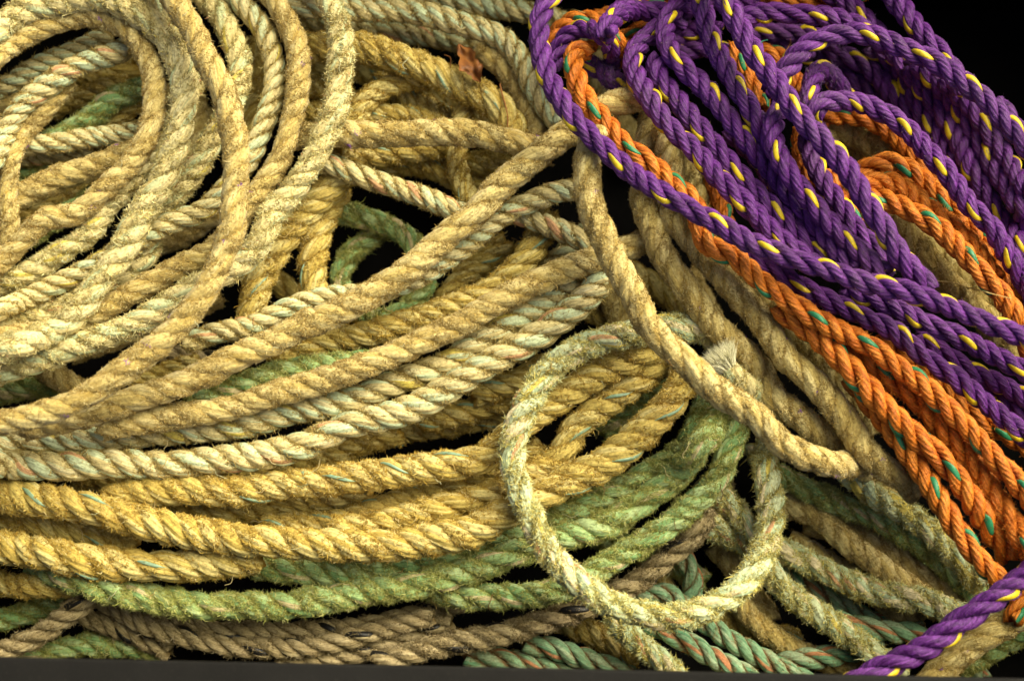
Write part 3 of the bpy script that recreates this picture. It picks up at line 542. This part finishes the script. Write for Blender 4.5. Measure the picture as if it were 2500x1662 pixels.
STEP = 12.0
for r in ROPES:
    p = r['pts']
    # let ropes that leave the frame carry on a little way
    for end in (0, -1):
        q = p[end]
        if q[0] < 25 or q[0] > PW - 25 or q[1] < 15 or q[1] > PH + 10:
            nb = p[1] if end == 0 else p[-2]
            v = (q - nb)[:2]
            v = v / max(1e-6, np.linalg.norm(v))
            far = 50.0 if q[0] > PW - 60 else 130.0
            e1 = np.array([q[0] + v[0] * far * 0.5, q[1] + v[1] * far * 0.5, q[2] - 0.2])
            e2 = np.array([q[0] + v[0] * far, q[1] + v[1] * far, max(0.4, q[2] - 1.2)])
            p = np.vstack([e2, e1, p]) if end == 0 else np.vstack([p, e1, e2])
    c = catmull(p, STEP)
    c[:, :2] = smooth(c[:, :2], 5)
    c[:, 2] = smooth(c[:, 2], 20)
    r['c'] = c

# ---- let the heap settle: crossings keep their order, ropes may not run through one another
X = np.vstack([r['c'][:, :2] for r in ROPES])
PRI = np.hstack([r['c'][:, 2] * UNIT for r in ROPES])
RAD = np.hstack([np.full(len(r['c']), r['R']) for r in ROPES])
RID = np.hstack([np.full(len(r['c']), i) for i, r in enumerate(ROPES)])
START = np.r_[0, np.cumsum([len(r['c']) for r in ROPES])]
N = len(X)
II, JJ, DD = [], [], []
for a in range(0, N, 1000):
    d2 = ((X[a:a + 1000, None] - X[None]) ** 2).sum(2)
    rs = (RAD[a:a + 1000, None] + RAD[None]) * 0.93
    k = (d2 < rs ** 2) & (RID[a:a + 1000, None] != RID[None]) & (PRI[a:a + 1000, None] > PRI[None])
    i, j = np.nonzero(k)
    II.append(i + a); JJ.append(j); DD.append(d2[i, j])
II = np.hstack(II); JJ = np.hstack(JJ); DD = np.hstack(DD)
SEP = np.sqrt(np.maximum(0, ((RAD[II] + RAD[JJ]) * 0.93) ** 2 - DD))
H = PRI.copy() + 40
for it in range(260):
    diff = SEP - (H[II] - H[JJ])
    act = diff > 0
    up = np.zeros(N); dn = np.zeros(N)
    np.maximum.at(up, II[act], diff[act])
    np.maximum.at(dn, JJ[act], diff[act])
    wgt = 0.5 if it < 200 else 0.35
    H = H + wgt * up - wgt * dn
    H = np.maximum(H, RAD * 1.02)
    if it < 235:
        H += 0.006 * (PRI + 40 - H)
        for i in range(len(ROPES)):
            a, b = START[i], START[i + 1]
            H[a:b] = smooth(H[a:b], 3 if it < 200 else 1, False)
for i, r in enumerate(ROPES):
    a, b = START[i], START[i + 1]
    r['h'] = smooth(H[a:b], 4, False)
NF=[0]
print('ropes', len(ROPES), 'nodes', N, 'pairs', len(II), 'height px', H.min(), H.max(), 'residual', float(np.maximum(0, SEP - (H[II] - H[JJ])).mean()))


# ------------------------------------------------------------------ mesh helpers
def build_mesh(name, verts, quads, tris, mats, qmat, tmat_, attrs, smooth_q=True):
    me = bpy.data.meshes.new(name)
    nv, nq, ntr = len(verts), len(quads), len(tris)
    me.vertices.add(nv)
    me.vertices.foreach_set('co', np.ascontiguousarray(verts, np.float32).ravel())
    me.loops.add(nq * 4 + ntr * 3)
    li = np.concatenate([np.asarray(quads, np.int32).ravel(), np.asarray(tris, np.int32).ravel()])
    me.loops.foreach_set('vertex_index', li)
    me.polygons.add(nq + ntr)
    ls = np.concatenate([np.arange(nq) * 4, nq * 4 + np.arange(ntr) * 3]).astype(np.int32)
    me.polygons.foreach_set('loop_start', ls)
    for m in mats:
        me.materials.append(m)
    me.polygons.foreach_set('material_index', np.concatenate([qmat, tmat_]).astype(np.int32))
    me.polygons.foreach_set('use_smooth', np.concatenate([np.ones(nq, bool), np.ones(ntr, bool)]))
    for k, v in attrs.items():
        at = me.attributes.new(k, 'FLOAT', 'POINT')
        at.data.foreach_set('value', np.ascontiguousarray(v, np.float32))
    me.update(calc_edges=True)
    me.validate()
    return me


def link(name, me, parent=None):
    o = bpy.data.objects.new(name, me)
    COL.objects.link(o)
    if parent is not None:
        o.parent = parent
    return o


def empty(name, loc, label, cat, group=None):
    o = bpy.data.objects.new(name, None)
    o.empty_display_size = 0.01
    COL.objects.link(o)
    o.location = loc
    o['label'] = label
    o['category'] = cat
    if group:
        o['group'] = group
    return o


def unit(v):
    return v / np.maximum(1e-9, np.linalg.norm(v, axis=-1, keepdims=True))


def fibres(p0, d0, nrm, length, width, curl):
    """bent tapering hairs: p0 root, d0 direction; returns verts (n*5), quads, tris"""
    n = len(p0)
    rv = unit(rng.normal(size=(n, 3)))
    side = unit(np.cross(d0, rv)) * width[:, None]
    bend = unit(rng.normal(size=(n, 3))) * curl
    p1 = p0 + d0 * (length * 0.5)[:, None]
    d1 = unit(d0 + bend)
    p2 = p1 + d1 * (length * 0.5)[:, None]
    V = np.stack([p0 - side, p0 + side, p1 + side * 0.8, p1 - side * 0.8, p2], 1).reshape(-1, 3)
    b = np.arange(n) * 5
    Q = np.stack([b, b + 1, b + 2, b + 3], 1)
    Tt = np.stack([b + 3, b + 2, b + 4], 1)
    return V, Q, Tt


def wob(s, n, lam):
    """n smooth random curves sampled at s"""
    k = rng.uniform(0.6, 1.6, (3, n)) / lam
    ph = rng.uniform(0, 6.28, (3, n))
    return np.sin(s[:, None, None] * k[None] * 6.28 + ph[None]).mean(1)


def make_rope(r):
    t = TYPES[r['kind']]
    px = r['c'][:, 0]; py = r['c'][:, 1]; h = r['h']
    P, depth = unproject(px, py, h)
    scale = depth / FPX                       # metres per photo pixel at that depth
    R0 = r['R']
    # resample evenly in 3-D
    dseg = np.r_[0, np.cumsum(np.linalg.norm(np.diff(P, axis=0), axis=1) / U)]
    step = R0 * 0.20
    n = int(dseg[-1] / step) + 2
    s = np.linspace(0, dseg[-1], n)
    P = np.stack([np.interp(s, dseg, P[:, k]) for k in range(3)], 1)
    P = smooth(P, 6)
    P = P + wob(s, 3, 8 * R0) * (0.10 * R0 * U)
    Rm = np.interp(s, dseg, scale) * R0
    Rm = Rm * (1 + 0.075 * wob(s, 1, 10 * R0)[:, 0])
    tan = unit(np.gradient(P, axis=0))
    up = -VIEW[None]
    nn = unit(up - (tan * up).sum(1, keepdims=True) * tan)
    bb = np.cross(tan, nn)
    pitch = t['pitch'] * R0 * rng.uniform(0.94, 1.06)
    phase = rng.uniform(0, 6.28)
    th0 = 6.2832 * s / pitch + phase + 0.75 * wob(s, 1, 11 * R0)[:, 0]
    base = P.mean(0)
    base[2] = P[:, 2].min() - Rm.mean()
    root = empty(t['name'], base.tolist(), r['label'], t['cat'], t['group'])
    Ny, nA = t['N'], t['N'] * 4
    fr = t['rs'] * R0
    omega = t.get('om', 0.80) / fr
    fade = r.get('fuzz', 1.0)
    for k in range(3):
        th = th0 + k * 2.0944
        er = np.cos(th)[:, None] * nn + np.sin(th)[:, None] * bb
        c = P + er * (t['off'] * Rm)[:, None]
        ts = unit(np.gradient(c, axis=0))
        er2 = unit(er - (er * ts).sum(1, keepdims=True) * ts)
        eb = np.cross(ts, er2)
        sl = np.r_[0, np.cumsum(np.linalg.norm(np.diff(c, axis=0), axis=1) / U)]
        ang = np.arange(nA) * 6.2832 / nA
        phi = ang[None] - omega * sl[:, None] + rng.uniform(0, 6.28)
        prof = np.abs(np.sin(Ny * ang / 2)) - 0.6
        yv = np.repeat(1 + 0.5 * wob(sl, Ny, 5 * R0), 4, axis=1)
        rad = (t['rs'] * Rm)[:, None] * (1 + t['amp'] * prof[None] * 1.6 * yv)
        ns = rng.normal(size=(n, nA))
        ns = (ns + np.roll(ns, 1, 1) + np.roll(ns, -1, 1)) / 3
        ns = smooth(ns, 1)
        rad = rad * (1 + t['rough'] * 1.6 * ns)
        lump = wob(sl, nA // 4, 2.2 * R0).repeat(4, 1)
        rad = rad * (1 + 0.035 * lump) * rng.uniform(0.96, 1.03)
        nrm = np.cos(phi)[:, :, None] * er2[:, None] + np.sin(phi)[:, :, None] * eb[:, None]
        V = c[:, None] + nrm * rad[:, :, None]
        Vf = V.reshape(-1, 3)
        i = np.arange(n - 1)[:, None] * nA
        j = np.arange(nA)[None]
        j2 = (j + 1) % nA
        Q = np.stack([i + j, i + j2, i + nA + j2, i + nA + j], 2).reshape(-1, 4)
        # caps
        c0 = np.stack([np.full(nA, n * nA), (np.arange(nA) + 1) % nA, np.arange(nA)], 1)
        c1 = np.stack([np.full(nA, n * nA + 1), (n - 1) * nA + np.arange(nA), (n - 1) * nA + (np.arange(nA) + 1) % nA], 1)
        Vf = np.vstack([Vf, c[:1], c[-1:]])
        Tt = np.vstack([c0, c1])
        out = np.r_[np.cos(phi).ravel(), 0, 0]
        slen = np.r_[np.repeat(sl, nA), 0, 0]
        yarn = np.r_[np.tile(np.arange(nA) / 4.0, n), 0, 0]
        yr = rng.uniform(0, 1, Ny)
        yrand = np.r_[np.tile(np.repeat(yr, 4), n), 0, 0]
        seed = np.full(len(out), rng.uniform(0, 100))
        qm = np.zeros(len(Q), int); tm = np.zeros(len(Tt), int)
        # hairs standing off the worn yarns
        vis = (np.cos(phi) > -0.15) & ((nrm @ up[0]) > -0.45)
        cand = np.flatnonzero(vis.ravel())
        area = 3.1416 * R0 * dseg[-1] * 1.25
        nf = int(area / t['fd'] / 3 * fade)
        NF[0] += nf
        if nf > 0 and len(cand) > 0:
            clump = rng.uniform(0.0, 1.0, n)
            clump = smooth(clump, 4)
            fieldA = wob(s, 1, 1.6 * R0)[:, 0]; fieldB = wob(s, 1, 2.3 * R0)[:, 0]
            patch = 0.5 + 0.5 * np.sin(phi * 2 + 5 * fieldB[:, None]) * np.cos(s / (0.8 * R0) + 3 * fieldA)[:, None]
            wgt = (np.clip((clump - 0.38) * 4, 0.12, 1.8)[:, None] * (0.25 + 1.5 * patch)).ravel()[cand]
            wgt *= np.clip(1.35 - t.get('gw', 0.6) * np.cos(phi).ravel()[cand], 0.06, 3)
            idx = rng.choice(cand, nf, p=wgt / wgt.sum())
            ii, jj = idx // nA, idx % nA
            nr = nrm[ii, jj]
            fa = 3.0 * (fieldA[ii] + np.sin(phi[ii, jj] * 2 + fieldB[ii] * 4)) + rng.normal(0, 0.7, nf)
            tg = ts[ii] * np.cos(fa)[:, None] + np.cross(nr, ts[ii]) * np.sin(fa)[:, None]
            tg = unit(tg)
            lift = t['lift'] * rng.uniform(0.3, 1.5, (nf, 1))
            d0 = unit(nr * lift + tg)
            L = r.get('fl', 1.0) * rng.uniform(t['fl'][0], t['fl'][1], nf) * (0.65 + 0.45 * rng.uniform(0, 1, nf) ** 3 + 0.9 * (rng.uniform(0, 1, nf) > 0.99))
            sc = Rm[ii] / R0
            p0 = V[ii, jj] - nr * (0.6 * U) + ts[ii] * (rng.normal(0, step * 0.5, (nf, 1)) * U)
            fV, fQ, fT = fibres(p0, d0, nr, L * sc, t['fw'] * 0.5 * sc * rng.uniform(0.6, 1.3, nf), 0.9)
            fy = rng.uniform(0, 0.97 if t.get('lint') else 1.0, nf)
            if t.get('lint'):
                nl = rng.poisson(dseg[-1] / 170.0 / 3 * r.get('lint', 1.0))
                for _ in range(nl):
                    a = rng.integers(0, nf)
                    near = np.argsort(((p0 - p0[a]) ** 2).sum(1))[:20]
                    fy[near] = 0.99
            o0 = len(Vf)
            Vf = np.vstack([Vf, fV])
            Q = np.vstack([Q, fQ + o0]); Tt = np.vstack([Tt, fT + o0])
            qm = np.r_[qm, np.ones(len(fQ), int)]; tm = np.r_[tm, np.ones(len(fT), int)]
            z = np.zeros(len(fV))
            out = np.r_[out, z]; slen = np.r_[slen, z]; yarn = np.r_[yarn, z]; seed = np.r_[seed, z]
            yrand = np.r_[yrand, np.repeat(fy, 5)]
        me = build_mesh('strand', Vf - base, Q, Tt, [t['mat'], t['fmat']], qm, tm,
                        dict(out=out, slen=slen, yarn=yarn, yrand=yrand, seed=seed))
        so = link('strand', me, root)
        if 'tracer' in t and k == 0:
            # one coloured yarn laid into this strand
            kk = t['tracer'][2]
            ph = phi[:, 2]
            e1 = np.cos(ph)[:, None] * er2 + np.sin(ph)[:, None] * eb
            ph = phi[:, 2]
            lo, hi = (0.45, 0.9) if r['kind'] == 'gold' else (-0.8, 0.15)
            fl = np.clip((np.cos(ph) - lo) / (hi - lo), 0, 1)
            half = 6.2832 / Ny * 0.5 * kk * (0.12 + 0.88 * fl * fl * (3 - 2 * fl))
            half = half * (1 + 0.18 * wob(sl, 1, 4 * R0)[:, 0])
            m = 13
            q = np.linspace(-1, 1, m)
            aa = ph[:, None] + half[:, None] * q[None]
            ridge = 0.012 * np.abs(np.sin(q * 7.8))[None] + 0.008 * rng.normal(size=(n, m))
            dome = 1.075 * (1 - 0.10 * np.abs(q) ** 3)[None] + ridge + 0.02 * wob(sl, 1, 3 * R0)
            rr = t['rs'] * Rm[:, None] * (1 + t['amp'] * 0.3) * dome
            V = c[:, None] + rr[:, :, None] * (np.cos(aa)[:, :, None] * er2[:, None] + np.sin(aa)[:, :, None] * eb[:, None])
            ed = V[:, [-1, 0]] - 0.25 * (V[:, [-1, 0]] - c[:, None])          # edges turned in under the yarn
            V = np.concatenate([ed[:, 1:2], V, ed[:, 0:1]], 1)
            m += 2
            i = np.arange(n - 1)[:, None] * m
            j = np.arange(m)[None]
            j2 = (j + 1) % m
            Q = np.stack([i + j, i + j2, i + m + j2, i + m + j], 2).reshape(-1, 4)
            me = build_mesh('tracer_yarn', V.reshape(-1, 3) - base, Q, np.zeros((0, 3), int), [t['tmat']], np.zeros(len(Q), int), np.zeros(0, int), {})
            link('tracer_yarn', me, so)
    for (end, extra) in (r.get('tassel') or ()):
        # a frayed end: filaments splaying out of the cut rope
        q = P[end]
        d = tan[end] * (1 if end == -1 else -1)
        nf = 2200
        a = rng.uniform(0, 6.28, nf); rr = np.sqrt(rng.uniform(0, 1, nf)) * 0.8
        o1 = nn[end]; o2 = bb[end]
        off = (np.cos(a) * rr)[:, None] * o1 + (np.sin(a) * rr)[:, None] * o2
        p0 = q + off * Rm[end] - d * (Rm[end] * 0.6)
        d0 = unit(d + off * 0.75 + rng.normal(0, 0.10, (nf, 3)))
        fV, fQ, fT = fibres(p0, d0, None, rng.uniform(0.6, 1.1, nf) * extra * U, rng.uniform(0.6, 1.2, nf) * 1.2 * U, 0.35)
        me = build_mesh('frayed_end', fV - base, fQ, fT, [TASSEL], np.zeros(len(fQ), int), np.zeros(len(fT), int),
                        dict(yrand=np.repeat(rng.uniform(0, 0.6, nf), 5)))
        link('frayed_end', me, root)
    return root


# ------------------------------------------------------------------ the tub
def box_mesh(bm_list):
    V, Q = [], []
    for c8 in bm_list:
        o = len(V)
        V += c8
        Q += [(o, o + 3, o + 2, o + 1), (o + 4, o + 5, o + 6, o + 7), (o, o + 1, o + 5, o + 4), (o + 1, o + 2, o + 6, o + 5),
              (o + 2, o + 3, o + 7, o + 6), (o + 3, o, o + 4, o + 7)]
    return V, Q


def tub_mat(name, lo, hi, sp):
    m, nt, bsdf = new_mat(name)
    pos = objcoord(nt)
    n = noise(nt, pos, 900, 3, 0.6)
    n2 = noise(nt, pos, 40, 4, 0.6)
    c = ramp(nt, [(0.35, (lo, lo * 0.95, lo * 0.86)), (0.7, (hi, hi * 0.95, hi * 0.86))], n2)
    c = mixc(nt, mathn(nt, 'MULTIPLY', mathn(nt, 'SUBTRACT', n, 0.60, clamp=True), 3.0, clamp=True), c, (hi * 4, hi * 3.7, hi * 3))
    nt.links.new(c, bsdf.inputs['Base Color'])
    bsdf.inputs['Roughness'].default_value = 0.65
    bsdf.inputs['Specular IOR Level'].default_value = sp
    b = nt.nodes.new('ShaderNodeBump')
    b.inputs['Strength'].default_value = 0.25
    b.inputs['Distance'].default_value = 0.0004
    nt.links.new(noise(nt, pos, 1800, 2, 0.5), b.inputs['Height'])
    nt.links.new(b.outputs[0], bsdf.inputs['Normal'])
    return m


HR = 740.0   # rim height in ruler px, raised so the walls shade the heap
A, _ = unproject(np.array([0.0, PW]), np.array([1602.0, 1654.0]), np.array([HR, HR]))
fx = unit(A[1] - A[0]); fy = np.array([-fx[1], fx[0], 0.0])      # along and across the front rim
O = A[0].copy(); O[2] = 0.0
TM = tub_mat('black_plastic', 0.0018, 0.0034, 0.04)
RM = tub_mat('dusty_rim_plastic', 0.0065, 0.010, 0.12)


def fr_pt(a, b, z):
    v = O + fx * (a * U) + fy * (b * U)
    return (v[0], v[1], z * U)


def slab(a0, a1, b0, b1, z0, z1):
    return [fr_pt(a0, b0, z0), fr_pt(a1, b0, z0), fr_pt(a1, b1, z0), fr_pt(a0, b1, z0),
            fr_pt(a0, b0, z1), fr_pt(a1, b0, z1), fr_pt(a1, b1, z1), fr_pt(a0, b1, z1)]


tub = empty('plastic_tub', fr_pt(1250, 800, -20), 'black plastic tub with a dull dark rim holding the rope heap', 'tub')
tb = np.array(tub.location)


def tub_part(name, slabs, bevel):
    V, Q = box_mesh(slabs)
    me = bpy.data.meshes.new(name)
    me.from_pydata([tuple(np.array(v) - tb) for v in V], [], Q)
    me.materials.append(RM if name == 'rim' else TM)
    o = link(name, me, tub)
    md = o.modifiers.new('edge', 'BEVEL')
    md.width = bevel * U
    md.segments = 3
    return o


XL, XR, YB, YF = -460, 2620, 1860, -190  # unseen right wall set close in to cast shade on the right-hand ropes
tub_part('floor', [slab(XL, XR, YF, YB, -20, 0)], 2)
tub_part('wall', [slab(XL - 30, XL, YF, YB, -20, HR - 18)], 4)
tub_part('wall', [slab(XR, XR + 30, YF, YB, -20, HR - 18)], 4)
tub_part('wall', [slab(XL - 30, XR + 30, YB, YB + 30, -20, HR - 18)], 4)
tub_part('wall', [slab(XL - 30, XR + 30, YF - 30, YF, -20, HR - 18)], 4)
tub_part('rim', [slab(XL - 120, XR + 120, YF - 120, 0, HR - 18, HR)], 6)
tub_part('rim', [slab(XL - 120, XL + 30, 1, YB - 31, HR - 18, HR)], 6)
tub_part('rim', [slab(XR - 30, XR + 120, 1, YB - 31, HR - 18, HR)], 6)
tub_part('rim', [slab(XL - 120, XR + 120, YB - 30, YB + 120, HR - 18, HR)], 6)

# ------------------------------------------------------------------ the heap
for r in ROPES:
    make_rope(r)


print('hairs', NF)
for r in ROPES:
    if any(k in r['label'] for k in ('topmost','foremost','lone','dim shaggy','shaggy mint and tan','leftmost','longest green','wide outer','shaded purple')):
        print(r['label'][:50], int(r['h'].mean()), int(r['h'].max()))
# ------------------------------------------------------------------ bits caught in the heap
def top_h(x, y):
    d = np.hypot(X[:, 0] - x, X[:, 1] - y)
    k = d < RAD * 0.9
    return (H[k] + np.sqrt(np.maximum(0, RAD[k] ** 2 - d[k] ** 2))).max() if k.any() else 20.0


def thin(name, path, rad, mat, label, cat, lift=3.0, hs=None):
    pts = []
    reg = None
    for tok in path.split():
        if tok[0] == '@':
            reg = REG[int(tok[1:])]
            continue
        v = [float(q) for q in tok.split(',')]
        pts.append((reg[0] + v[0] / 2.8, reg[1] + v[1] / 2.8, 0))
    c = catmull(np.array(pts), 4.0)
    h = np.array([top_h(a[0], a[1]) for a in c]) + lift
    n = len(h)
    hm = h.copy()
    for k in range(n):
        hm[k] = h[max(0, k - 6):k + 7].max()
    h = smooth(hm, 12, False)
    P, dep = unproject(c[:, 0], c[:, 1], h)
    tn = unit(np.gradient(P, axis=0))
    n1 = unit(np.cross(tn, np.array([[0.3, 0.2, 1.0]])))
    n2 = np.cross(tn, n1)
    rr = rad * U * np.linspace(1.0, 0.55, n)
    a = np.arange(6) * 1.0472
    V = P[:, None] + rr[:, None, None] * (np.cos(a)[None, :, None] * n1[:, None] + np.sin(a)[None, :, None] * n2[:, None])
    i = np.arange(n - 1)[:, None] * 6
    j = np.arange(6)[None]
    Q = np.stack([i + j, i + (j + 1) % 6, i + 6 + (j + 1) % 6, i + 6 + j], 2).reshape(-1, 4)
    base = P.mean(0)
    me = build_mesh(name, V.reshape(-1, 3) - base, Q, np.array([[0, 2, 1], [0, 3, 2], [0, 4, 3], [0, 5, 4]]), [mat], np.zeros(len(Q), int), np.zeros(4, int), {})
    o = link(name, me)
    o.location = base.tolist()
    o['label'] = label
    o['category'] = cat
    return o


stem_m = plain_mat('dry_stem', (0.30, 0.13, 0.04), 0.7, 0.2, 0.3, 500)
straw_m = plain_mat('straw', (0.50, 0.36, 0.12), 0.6, 0.3, 0.3, 500)
wire_m = plain_mat('fine_thread', (0.45, 0.40, 0.25), 0.6, 0.3, 0.2, 500)
thin('leaf_stem', '@2 1738,575 1752,640 1775,720 1790,800 1790,870', 2.6, stem_m, 'thin brown dried stem hanging across the golden rope below the leaf', 'stem')
thin('straw', '@8 1640,520 1760,535 1900,575 2030,610 2150,640', 1.7, straw_m, 'single pale straw lying across the tan ropes beside the orange rope', 'straw')
thin('thread', '@12 755,615 800,610 840,640 870,680 880,705', 1.2, wire_m, 'fine pale curled thread above the dim mint rope', 'thread')
thin('thread', '@3 490,72 560,68 640,90', 1.6, straw_m, 'short dry stalk sticking out above the orange and purple loop', 'stalk')
thin('thread', '@4 590,385 625,330 645,290 640,265', 1.6, stem_m, 'short brown bristle standing beside the orange rope behind the purple arch', 'bristle')
thin('thread', '@4 435,297 460,280 490,275', 1.1, plain_mat('green_filament', (0.03, 0.25, 0.13), 0.5, 0.3), 'tiny loose green filament above the foremost purple rope', 'filament')


def leaf():
    # a crumpled dry leaf: folded blade with a torn outline, and its midrib
    cx, cy = 600 + 1530 / 2.8, 430 / 2.8
    h0 = top_h(cx - 20, cy + 25)
    nu, nv = 26, 14
    u = np.linspace(-1, 1, nu); v = np.linspace(-1, 1, nv)
    UU, VV = np.meshgrid(u, v, indexing='ij')
    wid = (1 - np.abs(UU) ** 1.8) * 0.42 + 0.04
    wid = wid * (1 + 0.22 * np.sin(UU * 7 + VV * 1.5) + 0.10 * np.sin(UU * 19))
    ax = np.array([0.50, 0.86])      # along the leaf, in the picture plane
    ay = np.array([-0.86, 0.50])
    x = cx + 54 * (UU * ax[0] + VV * wid * ay[0])
    y = cy + 54 * (UU * ax[1] + VV * wid * ay[1])
    hh = h0 + 26 + 42 * np.abs(VV) * wid + 16 * np.sin(UU * 2.4 + 0.4) + 5 * np.sin(UU * 6 + VV * 3) + 2.5 * np.sin(VV * 7 - UU * 5)
    hh = hh - 14 * UU
    P, _ = unproject(x.ravel(), y.ravel(), hh.ravel())
    P2 = P.copy(); P2[:, 2] -= 1.6 * U
    n = nu * nv
    i = np.arange(nu - 1)[:, None] * nv; j = np.arange(nv - 1)[None]
    Q = np.stack([i + j, i + nv + j, i + nv + j + 1, i + j + 1], 2).reshape(-1, 4)
    rim_i = list(range(nv)) + [k * nv + nv - 1 for k in range(1, nu)] + [(nu - 1) * nv + k for k in range(nv - 2, -1, -1)] + [k * nv for k in range(nu - 2, 0, -1)]
    rim_i = np.array(rim_i)
    rn = np.roll(rim_i, -1)
    Qr = np.stack([rim_i, rn, rn + n, rim_i + n], 1)
    base = P.mean(0)
    m, nt, bsdf = new_mat('dry_leaf')
    pos = objcoord(nt)
    c = ramp(nt, [(0.3, (0.05, 0.016, 0.003)), (0.5, (0.20, 0.068, 0.010)), (0.7, (0.34, 0.140, 0.022))], noise(nt, pos, 150, 5, 0.7))
    nt.links.new(c, bsdf.inputs['Base Color'])
    bsdf.inputs['Roughness'].default_value = 0.6
    V = np.vstack([P, P2]) - base
    Q = np.vstack([Q, (Q + n)[:, ::-1], Qr[:, ::-1]])
    me = build_mesh('dry_leaf', V, Q, np.zeros((0, 3), int), [m], np.zeros(len(Q), int), np.zeros(0, int), {})
    o = link('dry_leaf', me)
    o.location = base.tolist()
    o['label'] = 'crumpled rusty brown dry leaf caught between the ropes'
    o['category'] = 'leaf'


leaf()


def chaff():
    V, Q, Tt, yr = [], [], [], []
    cnt = 0
    while cnt < 150:
        x, y = rng.uniform(30, 1900), rng.uniform(40, 1580)
        if x > 1250 and y < 520 + (x - 1250) * 0.9:
            continue
        h0 = top_h(x, y)
        if h0 < 90:
            continue
        L = rng.uniform(18, 55); a = rng.uniform(0, 6.28); k = rng.normal(0, 1.6)
        m = 9
        u = np.linspace(0, 1, m)
        an = a + k * u + 0.5 * np.sin(u * 7 + a)
        px = x + np.cumsum(np.cos(an)) * L / m; py = y + np.cumsum(np.sin(an)) * L / m
        hh = np.array([max(top_h(p, q), h0 - 14) for p, q in zip(px, py)]) + rng.uniform(1.5, 4) + 5 * np.sin(u * 3.14)
        hh = smooth(hh, 3, False)
        P, _ = unproject(px, py, hh)
        tn = unit(np.gradient(P, axis=0))
        sd_ = unit(np.cross(tn, -VIEW[None])) * (rng.uniform(0.5, 1.1) * U)
        up_ = -VIEW[None] * (0.7 * U)
        o = cnt * m * 3
        V.append(np.stack([P - sd_, P + up_, P + sd_], 1).reshape(-1, 3))
        i = np.arange(m - 1)[:, None] * 3
        j = np.arange(3)[None]
        Q.append((np.stack([i + j, i + (j + 1) % 3, i + 3 + (j + 1) % 3, i + 3 + j], 2).reshape(-1, 4)) + o)
        yr.append(np.full(m * 3, rng.uniform(0, 1)))
        cnt += 1
    V = np.vstack(V); Q = np.vstack(Q)
    base = V.mean(0)
    cm = fuzz_mat('chaff', [(0, (0.42, 0.30, 0.10)), (0.35, (0.62, 0.52, 0.27)), (0.6, (0.22, 0.13, 0.04)), (0.78, (0.50, 0.50, 0.30)), (0.9, (0.30, 0.13, 0.04))])
    me = build_mesh('loose_fibre', V - base, Q, np.zeros((0, 3), int), [cm], np.zeros(len(Q), int), np.zeros(0, int), dict(yrand=np.hstack(yr)))
    o = link('loose_fibre', me)
    o.location = base.tolist()
    o['label'] = 'loose curled fibres and chaff scattered over the pale ropes'
    o['category'] = 'fibres'
    o['kind'] = 'stuff'


chaff()
